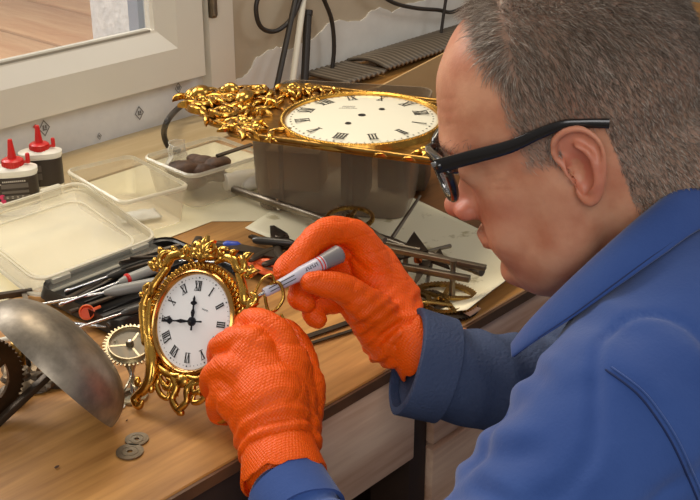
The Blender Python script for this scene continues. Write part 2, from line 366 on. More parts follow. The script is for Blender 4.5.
def sheet(name, pts, mt, label, cat, z=.0006, th=.0006, wav=0, grp=None):
    q = [G(x, y) for x, y in pts]; m = MB(); m.prism([(p[0], p[1]) for p in q], z, z+th); o = m.build(name, mt, smooth=False)
    return tag(o, label, cat, grp)
A = G(147, 246); bY = .369
m = MB(); m.prism([(-.70, bY), (.107, bY), (.30, .16), (.30, .58), (-.70, .575)], .0005, .0011)
tag(m.build('paper_sheet', M_paper, smooth=False), 'large cream paper covering the back half of the bench under the containers', 'paper')
# stained sheet at the right, its right edge lifted in a curl
q0, q1, q2, q3 = G(245, 229), G(466, 322), G(545, 262), G(345, 166)
rows = []
for i in range(25):
    s = i/24; row = []
    for j in range(25):
        t = j/24; p = (q0*(1-t)+q1*t)*(1-s)+(q3*(1-t)+q2*t)*s; lift = .012*max(0, (t-.86)/.14)**2
        row.append((p[0], p[1]+0.0, .0016+lift+.0004*math.sin(s*9+t*5)))
    rows.append(row)
m = MB(); m.loft(rows, closed=False)
o = m.build('stained_paper_sheet', M_papers); o.modifiers.new('s', 'SOLIDIFY').thickness = .0006
tag(o, 'dirty cream paper with grey smudges at the right bench corner, edge curling up', 'paper')
m = MB(); m.prism([(-.70, .577), (.36, .583), (.36, .69), (-.70, .69)], .0005, .0030); tag(m.build('beige_strip', M_beige, smooth=False), 'pale beige strip along the wall under the window', 'board')  # thin beige strip, darker than the cream paper before it
m = MB(); m.prism([(.235, .02), (.62, .02), (.62, .33), (.31, .33)], .0003, .0012); tag(m.build('varnished_board', M_benchdark, smooth=False), 'dark brown varnished board on the bench behind the stained paper', 'board')


# ------------------------------------------------------------------ containers and bottles
def rrect(w_, d_, r, n=6):
    out = []
    for cx, cy, a0 in ((w_/2-r, d_/2-r, 0), (-w_/2+r, d_/2-r, 90), (-w_/2+r, -d_/2+r, 180), (w_/2-r, -d_/2+r, 270)):
        for k in range(n+1):
            a = math.radians(a0+90*k/n); out.append((cx+r*math.cos(a), cy+r*math.sin(a)))
    return out
def container(root, w_, d_, h, mt, taper=.88, th=.0012, rim=.006, r=.012, base=.0, ribs=0):
    def rg(k, z, off=0): return [(x*k+math.copysign(off, x), y*k+math.copysign(off, y), z) for x, y in rrect(w_, d_, r)]
    m = MB(); m.loft([rg(taper, 0), rg(1, h-.004), rg(1, h), rg(1, h, -th), rg(1, h-.004, -th), rg(taper, th, -th)])
    m.build('body', mt, root)
    m = MB(); m.loft([rg(1, h-.004, 0), rg(1, h-.0035, rim*.35), rg(1, h-.001, rim*.4), rg(1, h+.0006, rim*.2), rg(1, h+.001, 0)], loop=True)
    m.build('rim', M_clearrim, root)
    return root
M_clearrim = clear('clear_plastic_rim', (240, 232, 208), .34, .1)
# clear food tub, nearest the glue bottles
p = (.028, .455); c1 = thing('plastic_container', 'nearly empty clear rectangular tub behind the open clear lid, small bag inside', 'container', (0, 0, 0), 'open plastic containers', world=False)
container(c1, .084, .134, .046, M_clear); seto(c1, T((.056, .456, .0014))@RZ(math.radians(-9)))
rows = []
for i in range(13):
    for_ = []
    for j in range(11):
        u, v = i/12-.5, j/10-.5; for_.append((u*.05, v*.032, .004*(1-(2*u)**2)*(1-(2*v)**2)+.0016*noise.noise(Vector((u*7, v*7, 3)))))
    rows.append(for_)
m = MB(); m.loft(rows, closed=False); o = m.build('plastic_bag', clear('crumpled_film', (238, 238, 226), .45, .12)); o.modifiers.new('s', 'SOLIDIFY').thickness = .0004
o.location = (.052, .436, .006); o.rotation_euler = (0, 0, -.4); tag(o, 'small crumpled clear bag lying in the empty tub', 'bag')
# second tub
c2 = thing('plastic_container', 'smaller clear tub filled with dark brown pieces, beside the big grey storage box', 'container', (0, 0, 0), 'open plastic containers', world=False)
container(c2, .112, .098, .045, M_clear, r=.014); seto(c2, T((.170, .450, .0014))@RZ(math.radians(-4)))
for k in range(13):
    m = MB(); a = random.uniform(0, 6.28); rr = random.uniform(.010, .018)
    m.ell((0, 0, 0), (rr*1.3, rr, rr*.55), n=8); me_ = np.array(m.v); m.v = (me_*(1+.25*nz(me_, 90, k)[:, None])).tolist()
    o = m.build('leather_scrap', M_darkstuff); o.location = (.170+.030*math.cos(k*2.4)*(k/13)**.5, .455+.022*math.sin(k*2.4)*(k/13)**.5, .020+.012*(k % 2)); o.rotation_euler = (0, 0, a)
    tag(o, 'dark brown crumpled scrap among the pieces in the clear tub', 'scrap', 'dark scraps in the clear tub')
m = MB(); m.tube([(0, 0, 0), (.05, .004, .0)], .0035, flat=.6); o = m.build('metal_bar', M_iron); seto(o, frame((.176, .434, .047), (.045, -.012, .004), (0, 0, 1))); tag(o, 'short dark metal bar across the rim of the scrap-filled tub', 'bar')
# small jar standing in the corner behind, wrapped in clear bag
m = MB(); m.lathe([(.012, 0), (.013, .002), (.013, .03), (.010, .036), (.010, .042)], 24); jr = thing('small_jar', 'small white capped jar seen through the scrap-filled tub', 'jar', (0, 0, 0), world=False)
m.build('body', M_bottle, jr); m = MB(); m.lathe([(.0105, .034), (.0105, .044), (.010, .045)], 24); m.build('cap', M_bottle, jr)
seto(jr, zframe((.218, .405, .0135), (-.75, .3, .05)))
# crumpled clear bag hanging over the tub
rows = []
for i in range(25):
    rw = []
    for j in range(17):
        u, v = i/24, j/16-.5; q = Vector((u*4, v*4, 1))
        rw.append((v*.04*(1-.5*u)+.006*noise.noise(q*.9), .006*noise.noise(q*.8+Vector((5, 0, 0)))+.008*math.cos(v*6), .075*u+.002*noise.noise(q*2)))
    rows.append(rw)
m = MB(); m.loft(rows, closed=False); o = m.build('plastic_bag', clear('wrinkled_bag_film', (230, 224, 205), .16, .15)); o.modifiers.new('s', 'SOLIDIFY').thickness = .0004
p = G(184, 150, .045); o.location = (.150, .488, .012); o.rotation_euler = (.1, 0, .3); o.scale = (1.3, 1, .65); tag(o, 'wrinkled clear bag standing up under the left tip of the gilt clock front', 'bag')
# big cloudy storage box
ex = nrm((.5, -.866, 0)); 
sb = thing('storage_box', 'large cloudy grey plastic box carrying the gilt clock front', 'storage box', (0, 0, 0), world=False)
BX0 = np.array([.250, .205, 0])
def sbx(w_, d_, h):
    def rg(k, z, off=0): return [(x*k+math.copysign(off, x), y*k+math.copysign(off, y), z) for x, y in rrect(w_, d_, .02)]
    m = MB(); m.loft([rg(.93, 0), rg(.97, .03), rg(1, h-.012), rg(1, h-.012, .004), rg(1, h, .004), rg(1, h, -.002), rg(.97, .03, -.002), rg(.93, .002, -.002)]); m.build('body', M_smoke, sb)
    for x in (-w_*.30, w_*.14): MB().box((x, -d_/2*.985-.0008, h*.5), (.005, .002, h*.75)).build('rib', M_smoke, sb)
sbx(.185, .17, .112)
cen = BX0+nrm((-.5, .866, 0))*.085+nrm((.866, .5, 0))*.082; seto(sb, frame((cen[0], cen[1], .0014), ex, (0, 0, 1)))
for k, (u, v, hh, ww) in enumerate([(-.06, .0, .05, .07), (.02, -.02, .07, .03), (.07, .03, .04, .06)]):   # grey pieces inside
    m = MB(); m.box((0, 0, hh/2), (ww, .05, hh), bev=.004); o = m.build('paper_packet', [M_card, M_dkgrey, M_lead][k]); Mx = frame((cen[0], cen[1], .006), ex, (0, 0, 1))@T((u, v, 0)); seto(o, Mx)
    tag(o, ['brown carton seen dimly inside the cloudy storage box', 'tall dark block seen dimly inside the cloudy storage box', 'grey lump seen dimly inside the cloudy storage box at its right end'][k], 'packet')
# glue bottles
def glue():
    r = thing('glue_bottle', '', 'bottle', (0, 0, 0), world=False)
    def oval(a, b, z): return [(a*math.copysign(abs(math.cos(t))**.75, math.cos(t)), b*math.copysign(abs(math.sin(t))**.75, math.sin(t)), z) for t in np.arange(32)*2*PI/32]
    m = MB(); m.loft([oval(.0235, .0125, 0), oval(.0248, .0138, .003), oval(.0248, .0138, .046), oval(.0258, .0148, .047), oval(.0258, .0148, .0515), oval(.021, .012, .0535), oval(.012, .010, .055)]); m.build('body', M_bottle, r)
    m = MB(); m.loft([oval(.0251, .0141, .011), oval(.0251, .0141, .0445)]); m.build('label', M_label, r)
    m = MB(); m.lathe([(.0115, .054), (.0115, .061), (.009, .0625), (.006, .063)], 28); 
    for k in range(18): Q = RZ(k*PI/9); m.box((.0116, 0, .0575), (.0008, .0012, .006), Q)
    m.build('cap', M_red, r)
    m = MB(); m.lathe([(.0052, .062), (.0040, .070), (.0026, .082), (.0022, .084)], 16); m.build('nozzle', M_red, r)
    m = MB(); m.box((.0135, 0, .0575), (.006, .0035, .0025)); m.lathe([(.0024, .056), (.0024, .066), (.0018, .067)], 12, T((.0165, 0, 0))); m.build('cap_plug', M_red, r)
    return r
g1 = glue(); g1['label'] = 'front red-capped glue bottle, black label with grey panels and pink spots'; g1['group'] = 'glue bottles'
d1 = nrm(np.array([R[0], R[1], 0])*.97+np.array([fh[0], fh[1], 0])*.24)
m = MB(); yb = -.0143
m.box((.000, yb, .0355), (.029, .0004, .0052)); m.box((.000, yb, .0285), (.029, .0004, .0030)); m.box((.001, yb, .0225), (.029, .0004, .0042)); m.box((.002, yb, .0170), (.027, .0004, .0048)); m.build('label_panel', M_lgrey, g1, smooth=False)
m = MB()
for k in range(12): m.box((-.012+k*.0021, yb, .0405), (.0014, .0004, .0017))
for k in range(4): m.box((-.020+k*.0018, yb, .0378), (.0012, .0004, .0014))
for k in range(4):
    x = -.009+k*.0055
    for s in (1, -1): m.box((x, yb-.0003, .0225+s*.0009), (.0022, .0003, .0006), T((0, 0, 0)))
m.build('lettering', M_lwhite, g1, smooth=False)
m = MB(); Qy = np.eye(4); Qy[:3, :3] = np.array([[1, 0, 0], [0, 0, 1], [0, -1, 0]])
for x, z in ((-.0145, .0235), (-.0135, .0180)): m.lathe([(.0030, 0), (.0030, .0006)], 16, T((x, yb-.0002, z))@np.array([[1, 0, 0, 0], [0, 0, 1, 0], [0, -1, 0, 0], [0, 0, 0, 1.]]))
m.build('pink_spot', M_pink, g1)
seto(g1, frame((-.0255, .560, .0014), d1, (0, 0, 1))@S(1.05, 1.05, 1.06))
g2 = glue(); g2['label'] = 'rear red-capped glue bottle, half hidden behind the front one, plainer black label'; g2['group'] = 'glue bottles'
m = MB(); m.box((-.006, yb, .034), (.012, .0004, .008)); m.box((-.006, yb, .024), (.012, .0004, .008)); m.build('label_panel', M_lgrey, g2, smooth=False)
p = G(50, 205); seto(g2, frame((.031, .590, .0031), d1, (0, 0, 1)))
# clear flat lid and black tool tray
tr = thing('tool_case', 'shallow black plastic tool case with open clear lid, full of screwdrivers, behind the mantel clock', 'tool case', (0, 0, 0), world=False)
def rg(w_, d_, z, o_=0): return [(x+math.copysign(o_, x), y+math.copysign(o_, y), z) for x, y in rrect(w_, d_, .016)]
W_, D_ = .152, .138
m = MB(); m.loft([rg(W_, D_, .0, -.008), rg(W_, D_, .001, -.004), rg(W_, D_, .014), rg(W_, D_, .014, -.0012), rg(W_, D_, .0025, -.006), rg(W_, D_, .0012, -.009)]); ld = m.build('lid', M_clear2, tr); ld['label'] = 'clear see-through lid folded open'
m = MB(); m.loft([rg(W_, D_, .0125, 0), rg(W_, D_, .0125, .002), rg(W_, D_, .0150, .002), rg(W_, D_, .0150, 0)], loop=True)
m.loft([rg(W_*.82, D_*.78, .0012, 0), rg(W_*.82, D_*.78, .003, 0), rg(W_*.82, D_*.78, .003, -.002), rg(W_*.82, D_*.78, .0012, -.002)], loop=True)
m.loft([rg(W_, D_, .0002, -.007), rg(W_, D_, .0022, -.006), rg(W_, D_, .0022, -.0085), rg(W_, D_, .0002, -.0095)], loop=True); m.build('rim', M_clearrim, ld)
for x in (-.035, .04): MB().box((x, D_/2+.004, .010), (.026, .006, .012), bev=.002).build('clasp', M_clearrim, ld)
for x in (-.05, .05): MB().box((x, -D_/2-.003, .010), (.022, .005, .006), bev=.0015).build('hinge_lug', M_clearrim, ld)
RXt = np.array([[1, 0, 0, 0], [0, math.cos(.21), -math.sin(.21), 0], [0, math.sin(.21), math.cos(.21), 0], [0, 0, 0, 1.]])
ld.matrix_basis = Matrix((T((-.006, .067, .004))@RXt@T((0, D_/2, 0))).tolist())
W2, D2 = .160, .125
m = MB(); m.loft([rg(W2, D2, 0, -.003), rg(W2, D2, .012), rg(W2, D2, .0135, .002), rg(W2, D2, .0155, .002), rg(W2, D2, .0155, -.002), rg(W2, D2, .003, -.005)]); m.build('body', M_black, tr)
m = MB()
for y in (-.03, 0.0, .03): m.box((0, y, .008), (W2-.014, .0015, .010))
m.build('divider', M_black, tr, smooth=False)
m = MB(); m.tube([(-W2/2+.01, D2/2+.004, .012), (W2/2-.01, D2/2+.004, .012)], .003); m.build('hinge', M_black, tr)
TRM = T((-.060, .284, .0018))@RZ(math.radians(0)); seto(tr, TRM)

# ------------------------------------------------------------------ tools
def between(o, A, B, up=(0, 0, 1)): A = np.array(A); return seto(o, frame(A, np.array(B)-A, up))
def screwdriver(L, hl, r, hm, label, A, B, grp, collar=None, bl=.0014):
    t = thing('screwdriver', label, 'screwdriver', (0, 0, 0), grp, world=False)
    Q = np.array([[0, 0, 1, 0], [0, 1, 0, 0], [-1, 0, 0, 0], [0, 0, 0, 1.]])
    m = MB(); m.lathe([(r*.55, 0), (r*.85, .003), (r, .008), (r*.95, hl*.5), (r*.9, hl*.85), (r*.5, hl), (r*.35, hl+.002)], 14, Q); m.build('handle', hm, t)
    m = MB(); m.lathe([(bl, hl), (bl, L-.006), (bl*1.5, L-.003), (bl*.8, L)], 10, Q); m.build('blade', M_bright, t)
    if collar: m = MB(); m.lathe([(r*1.0, hl*.84), (r*1.02, hl*.88), (r*.75, hl*.90)], 14, Q); m.build('collar', collar, t)
    return between(t, A, B)
gt = 'small screwdrivers in the black tray'
screwdriver(.13, .062, .0055, M_grey, 'long grey-handled screwdriver, topmost in the black tray, red end ring', G(172, 262, .028), G(96, 291, .026), gt, M_red)
screwdriver(.13, .060, .0060, M_grey, 'grey-handled screwdriver with bright blade, lower one in the black tray', G(168, 281, .028), G(70, 299, .024), gt)
screwdriver(.10, .045, .005, M_dkgrey, 'dark-handled screwdriver lying lowest in the black tray', G(165, 300, .02), G(96, 322, .02), gt)
screwdriver(.10, .05, .0045, M_dkgrey, 'dark slim screwdriver along the far wall of the black tray', G(150, 262, .018), G(75, 288, .018), gt)
for k, (a, b, r, mt, lb) in enumerate([((58, 303, .014), (118, 272, .014), .0028, M_iron, 'dark needle file at the tray left end'), ((70, 312, .012), (150, 284, .014), .0030, M_iron, 'dark needle file under the grey screwdrivers'),
        ((100, 318, .012), (160, 296, .014), .0040, M_black, 'black marker lying in the tray beside the orange cap'), ((60, 322, .014), (106, 327, .016), .0022, M_bright, 'short bright steel pin at the tray near edge'),
        ((120, 264, .026), (160, 252, .026), .0030, M_dkgrey, 'dark rod leaning over the tray far edge'), ((108, 325, .012), (165, 305, .012), .0035, M_dkgrey, 'dark grey pen at the tray near edge'), ((75, 296, .012), (135, 268, .012), .0022, M_steel, 'thin steel scriber in the tray')]):
    A_, B_ = G(*a), G(*b); L_ = np.linalg.norm(B_-A_); m = MB(); m.tube([(0, 0, 0), (L_*.7, 0, 0), (L_, 0, 0)], [r, r, r*.4], 8, flat=.7); o = m.build('file' if k < 2 else ('marker' if k in (2, 5) else 'rod'), mt)
    between(o, A_, B_); tag(o, lb, 'file' if k < 2 else ('marker' if k in (2, 5) else 'rod'))
oc = G(86, 314, .012); m = MB(); m.lathe([(.0035, 0), (.0065, .002), (.0075, .009), (.0065, .0095), (.0055, .003)], 20); m.box((.010, 0, .004), (.010, .003, .003), bev=.001)
o = m.build('orange_cap', M_orange); seto(o, zframe(oc, (-.3, -.6, .5))); tag(o, 'bright orange plastic cap lying in the black tool tray', 'cap')
# pliers, hammers and files heaped behind the clock
def bar(name, A, B, wd, th, mt, label, cat, grp=None, tip=.6, extra=None):
    A = np.array(A); B = np.array(B); L_ = np.linalg.norm(B-A); m = MB()
    m.loft([[(x, y*wd/2*k, z*th/2) for y, z in ((-1, -1), (1, -1), (1, 1), (-1, 1))] for x, k in ((0, .8), (L_*.06, 1), (L_*.8, 1), (L_, tip))])
    if extra: extra(m, L_)
    o = m.build(name, mt, ang=30); between(o, A, B); return tag(o, label, cat, grp)
def pliers(label, A, B, hm, spread=.010):
    A = np.array(A); B = np.array(B); L_ = np.linalg.norm(B-A); t = thing('pliers', label, 'pliers', (0, 0, 0), 'pliers heaped behind the clock', world=False)
    for s in (1, -1):
        m = MB(); P = smooth_path([(0, s*spread, 0), (L_*.3, s*spread*1.15, 0), (L_*.55, s*spread*.5, 0), (L_*.66, s*.001, 0)], 5); m.tube(P, [.0042, .0045, .0035], 8, flat=.7, rnd=True); m.build('handle', hm, t)
        m = MB(); m.loft([[(x, s*(.0002+y*k), z*.003) for y, z in ((0, -1), (1, -1), (1, 1), (0, 1))] for x, k in ((L_*.62, .008), (L_*.72, .009), (L_*.86, .006), (L_, .0022))]); m.build('jaw', M_iron, t, ang=30)
    m = MB(); m.lathe([(.005, -.004), (.006, -.003), (.006, .003), (.005, .004)], 16, T((L_*.68, 0, 0))); m.build('pivot', M_iron, t)
    return between(t, A, B)
bar('steel_bar', G(215, 246, .012), G(300, 262, .018), .016, .008, M_iron, 'broad dark steel bar crossing the tool heap behind the clock', 'tool', tip=.9)
h_ = thing('blue_handled_hammer', 'small hammer with dark head and blue grip at the left of the tool heap', 'hammer', (0, 0, 0), world=False)
m = MB(); m.box((0, 0, 0), (.008, .020, .009), bev=.002); m.build('head', M_iron, h_); m = MB(); m.tube([(0, 0, 0), (.035, 0, 0)], .0035); m.build('shaft', M_iron, h_)
m = MB(); m.tube([(.028, 0, 0), (.032, 0, 0), (.044, 0, 0), (.048, 0, 0)], [.003, .0055, .0055, .003], rnd=True); m.build('grip', M_blueh, h_); between(h_, G(197, 243, .016), G(245, 247, .014))
pliers('dark steel pliers with jaws toward the wall, at the middle of the tool heap', G(258, 262, .02), G(330, 232, .012), M_iron)
pliers('dark curved-handle pliers just above the orange-gloved right hand', G(300, 262, .024), G(272, 228, .012), M_iron, .012)
pliers('pliers with orange handles lying behind the clock top', G(284, 274, .012), G(228, 252, .012), M_orange, .008)
pliers('grey pliers low in the heap behind the clock', G(262, 268, .008), G(200, 248, .008), M_dkgrey, .009)
screwdriver(.11, .05, .006, M_orange, 'orange-handled screwdriver behind the top of the clock', G(283, 264, .012), G(205, 262, .01), None)
screwdriver(.11, .045, .0045, M_dkgrey, 'small dark and silver screwdriver on the tool heap', G(253, 240, .024), G(300, 244, .024), None)
for k, (a, b, wd, mt) in enumerate([((180, 245), (120, 262), .005, M_steel), ((190, 250), (126, 270), .004, M_iron), ((188, 256), (130, 258), .004, M_iron), ((225, 262), (275, 276), .008, M_iron), ((250, 236), (300, 252), .007, M_iron), ((240, 256), (292, 280), .006, M_steel)]):
    bar('tweezers' if k < 3 else 'flat_file', G(*a, .026+.002*k if k < 3 else .008), G(*b, .030+.001*k if k < 3 else .010), wd, .0025, mt, ['pale steel tweezers resting on the tray far corner', 'dark tweezers resting on the tray, middle pair', 'dark tweezers pointing straight left over the tray'][k] if k < 3 else ['dark flat file nearest the top of the clock', 'dark flat file beside the orange index finger', 'thin steel file half under the clock crest'][k-3], 'tweezers' if k < 3 else 'file', tip=.3)
# rods below the right hand
bar('steel_rule', G(262, 352, .002), G(420, 298, .002), .007, .0012, M_iron, 'narrow dark steel strip on the bench under the right hand, upper one', 'strip', 'steel strips on the bench', tip=1)
bar('steel_rule', G(250, 362, .002), G(392, 318, .002), .004, .0012, M_iron, 'thinner dark steel strip nearer the bench edge, lower one', 'strip', 'steel strips on the bench', tip=1)
# long steel shaft
m = MB(); A_ = D(233, 189, 1.40); 
A_ = G(233, 189, .012); B_ = G(482, 272, .035)
t = thing('steel_shaft', 'long round steel shaft running from the cloudy box toward the man', 'shaft', (0, 0, 0), world=False); L_ = np.linalg.norm(B_-A_)
Q = np.array([[0, 0, 1, 0], [0, 1, 0, 0], [-1, 0, 0, 0], [0, 0, 0, 1.]])
m.lathe([(.0035, 0), (.0048, .002), (.0048, .09), (.0040, .092), (.0040, .1), (.0048, .102), (.0048, L_*.7), (.0040, L_*.72), (.0040, L_-.01), (.0046, L_-.008), (.0046, L_)], 16, Q); m.build('shaft', M_steel, t)
m = MB(); m.lathe([(.0018, -.007), (.0018, .007)], 8, T((.085, 0, .0))); m.build('pin', M_bright, t); between(t, A_, B_)

# ------------------------------------------------------------------ iron clock movement at the right
mv = thing('clock_movement', 'skeleton steel clock movement with bars, brass wheels and triangular plates, right of the hand', 'clock movement', (0, 0, 0))
def seg(m, a, b, w1, w2=None, n=10): m.tube([a, b], [w1, w2 or w1], n)
def rail(a, b, wd, th, nm='rail', mt=M_steel):
    a = np.array(a); b = np.array(b); m = MB(); L_ = np.linalg.norm(b-a); m.box((L_/2, 0, 0), (L_, wd, th), frame(a, b-a, (0, 0, 1)), bev=.001); return m.build(nm, mt, mv)
rail(G(378, 262, .030), G(470, 279, .030), .007, .006); rail(G(350, 241, .046), G(486, 268, .040), .007, .005)
rail(G(398, 270, .008), G(360, 258, .010), .006, .005)
for a, b in (((372, 268, .002), (372, 250, .040)), ((452, 297, .004), (452, 262, .040)), ((405, 286, .002), (404, 248, .042))):
    A_ = G(*a); m = MB(); m.lathe([(.004, 0), (.003, .004), (.0028, .018), (.0038, .020), (.0028, .022), (.0028, .036), (.004, .040)], 12, T((A_[0], A_[1], a[2]))); m.build('pillar', M_steel, mv)
for pts, z in (([(395, 262), (414, 233), (428, 252)], .034), ([(378, 262), (396, 244), (402, 268)], .030), ([(412, 290), (432, 262), (420, 262)], .026), ([(428, 262), (450, 270), (440, 250)], .024)):
    q = [G(x, y, z) for x, y in pts]; m = MB(); m.prism([(p[0], p[1]) for p in q], z, z+.002); m.build('triangular_plate', M_iron, mv, smooth=False)
def wheel(c, z, tilt, r, teeth, th, mt, nm='wheel', sp=4, rim=.82): m = MB(); m.gear(r, teeth, th, zframe(c, tilt), rim=rim, spokes=sp, tooth=.05); return m.build(nm, mt, mv, ang=30)
wheel(G(443, 298, .006), 0, (0, 0, 1), .034, 60, .003, M_brass, sp=5); wheel(G(440, 305, .003), 0, (.1, 0, 1), .036, 64, .002, M_iron, sp=4, rim=.72)
wheel(G(408, 300, .008), 0, (.05, .1, 1), .022, 48, .003, M_brass)
wheel(G(350, 218, .034), 0, (-.08, -.05, 1), .0255, 64, .0035, M_brass, rim=.88, sp=3)
wheel(G(338, 236, .040), 0, (-.1, -.1, 1), .028, 72, .0035, M_brass, rim=.86, sp=3)
for a, b in (((338, 205, .01), (385, 240, .05)), ((420, 196, .045), (392, 238, .03)), ((372, 240, .036), (420, 250, .036)), ((414, 292, .012), (380, 268, .030)), ((400, 258, .03), (450, 246, .014))):
    m = MB(); seg(m, G(*a), G(*b), .0016, .0024); m.build('lever', M_steel, mv)
m = MB(); m.tube(smooth_path([G(360, 300, .004), G(390, 306, .008), G(420, 302, .014), G(452, 305, .010)], 5), .003, 8, flat=.5); m.build('spring', M_brass, mv)
m = MB(); m.lathe([(.004, 0), (.0045, .002), (.0045, .006)], 14, T(G(418, 262, .03))); m.build('copper_bush', mat('copper', (190, 110, 70), .3, metal=1), mv)
for i, (x, y) in enumerate([(392, 288), (382, 276), (428, 278), (398, 296)]):
    m = MB(); A_ = G(x, y, .003); m.tube([(A_[0]-.012, A_[1]-.004*i, .004), (A_[0]+.014, A_[1]+.006, .010+.004*i)], .0022, 8, rnd=True); m.build('arbor', M_steel, mv)
m = MB(); m.prism([(-.02, -.012), (.022, -.008), (.018, .010), (-.015, .012)], 0, .0015); o = m.build('wood_chip', M_drawer, smooth=False); p = G(474, 316, .0); o.location = (p[0]+.0, p[1]+.004, .0032); o.scale = (.5, .5, 1); tag(o, 'small pale wood chip beside the big brass wheel at the paper corner', 'wood chip')

# ------------------------------------------------------------------ bell, wheels and small parts at the left
Fv, Rv, Uv = F, R, U
def cv(x, y, z): return R*x+U*y+F*z
bc = D(50, 370, .906); bax = nrm(cv(.68, .73, .18)); bR = .0664
m = MB(); prof = []
for k in range(25):
    a = k/24*PI/2*.985; prof.append((bR*math.cos(a)**.8, bR*.60*math.sin(a)**.9))
inn = [(r_-.0018 if r_ > .004 else r_*.8, z_-.0016 if k else 0) for k, (r_, z_) in enumerate(prof)]
m.lathe(inn[::-1]+prof, 72, zframe(bc, bax), caps=False)
o = m.build('bell', M_bell); tag(o, 'large grey hemispherical clock bell leaning on its rim in the left foreground', 'bell')
m = MB(); a0 = D(-8, 428, .93); a1 = D(50, 374, .945); L_ = np.linalg.norm(a1-a0); m.box((L_/2, 0, 0), (L_, .0065, .0055), frame(a0, a1-a0, (0, 0, 1)), bev=.0008); bs = thing('bell_stand', 'dark steel arm reaching from the left edge up into the bell', 'bracket', a0*[1, 1, 0])
o = m.build('arm', M_iron, bs); m = MB(); p = D(27, 352, .99); q = D(27, 392, .99); m.tube([p, (p[0], p[1], .003)], .0022, 8); m.build('post', M_iron, bs); m = MB(); A_ = D(-8, 428, .93); m.tube([A_, (A_[0], A_[1], .001)], .004, 8); m.build('foot', M_iron, bs)
m = MB(); m.gear(.034, 54, .0045, zframe((0, 0, 0), (0, 0, 1)), rim=.66, tooth=.055, spokes=4, hub=.25); o = m.build('great_wheel', M_dkbrass, ang=30); seto(o, zframe(D(-19, 380, .925), -F*.75+R*.62-U*.1)); tag(o, 'dark bronze toothed wheel standing on edge at the left picture border', 'gear wheel')
jc = G(22, 372, 0); t = thing('brass_barrel', 'small round brass bell-shaped cap standing on crumpled lead under the bell', 'brass cap', (jc[0], jc[1], .001))
m = MB(); m.lathe([(.0075, 0), (.0080, .003), (.0088, .010), (.0086, .016), (.006, .021), (.002, .0225)], 24, T((jc[0], jc[1], .010))); m.build('body', M_brass, t); m = MB(); m.lathe([(.001, .022), (.001, .036)], 8, T((jc[0], jc[1], .010))); m.build('stem', M_steel, t)
def crumple(name, c, sc, seed, label, mt=M_lead):
    m = MB(); m.ell((0, 0, 0), sc, n=14); v = np.array(m.v); n_ = np.abs(nz(v, 70, seed))*2.2; v = v*(.7+n_[:, None]); v[:, 2] = np.maximum(v[:, 2], -sc[2]*.5); m.v = v.tolist()
    o = m.build(name, mt, ang=25); o.location = (c[0], c[1], sc[2]*.5+.001); return tag(o, label, name.split('_')[-1])
crumple('lead_lump', G(24, 388), (.020, .014, .010), 1, 'crumpled grey lead lump beneath the brass cap'); crumple('lead_lump', G(56, 384), (.016, .010, .007), 5, 'flatter crumpled lead lump just behind the bell rim')
m = MB(); m.tube([(0, 0, 0), (.05, 0, 0)], .0028, rnd=True); o = m.build('white_tube', M_whitestick); between(o, G(-18, 345, .02), G(13, 338, .02)); tag(o, 'short white tube poking in at the left edge above the dark wheel', 'tube')
t = thing('grey_square', 'grey metal set square lying at the left edge beside the lid', 'set square', (0, 0, 0), world=False)
m = MB(); m.box((.03, 0, .003), (.06, .006, .006), bev=.0008); m.build('stock', M_iron, t); m = MB(); m.box((.052, -.02, .003), (.005, .045, .002)); m.build('blade', M_steel, t, smooth=False); between(t, G(-30, 303, .004), G(12, 297, .004))
# silvered crown wheel on its stem
cw = G(133, 398); t = thing('crown_wheel', 'silvered toothed crown wheel on a flared stem, between the bell and the clock', 'crown wheel', (cw[0], cw[1], .0))
top = D(130, 345, .985); ax = nrm(cv(.05, .72, -.72)); base = np.array([cw[0], cw[1], .0])
m = MB(); m.gear(.0205, 40, .0016, zframe(top, ax), rim=.86, spokes=3, tooth=.14, hub=.12, sw=.05); m.build('toothed_ring', M_silver, t, ang=30)
m = MB(); prof = [(.0192, -.001), (.0186, .004), (.0176, .004), (.018, -.001)]; m.lathe(prof+[prof[0]], 48, zframe(top, ax), caps=False); m.build('band', M_silver, t)
m = MB(); m.tube([top+ax*.006, top, top*.6+base*.4, base+[0, 0, .004]], [.0012, .0018, .0016, .002], 10); m.build('stem', M_bright, t)
m = MB(); m.lathe([(.0178, .0002), (.0178, .0006)], 40, zframe(top, ax)); m.build('web', clear('dull_wheel_web', (150, 138, 112), .5, .3), t)
m = MB(); m.lathe([(.0028, -.004), (.0034, -.001), (.0034, .003), (.002, .005)], 16, zframe(top, ax)); m.build('collet', M_steel, t)
Mb = zframe(base, (0, 0, 1)); m = MB(); m.lathe([(.0125, .0), (.0130, .0012), (.0125, .003), (.0085, .0034), (.0085, .0005)], 36, Mb); m.build('foot_ring', M_silver, t)
for k in range(3):
    a = k*2.094+.5; c0 = base+np.array([.010*math.cos(a), .010*math.sin(a), .003]); m = MB(); m.tube(smooth_path([c0, base*.5+c0*.5+[0, 0, .010], base*.55+top*.45, top+nrm(np.cross(ax, [math.cos(a), math.sin(a), .2]))*.014], 6), [.0016, .002, .0022, .0028], 8, flat=.5); m.build('strut', M_silver, t)
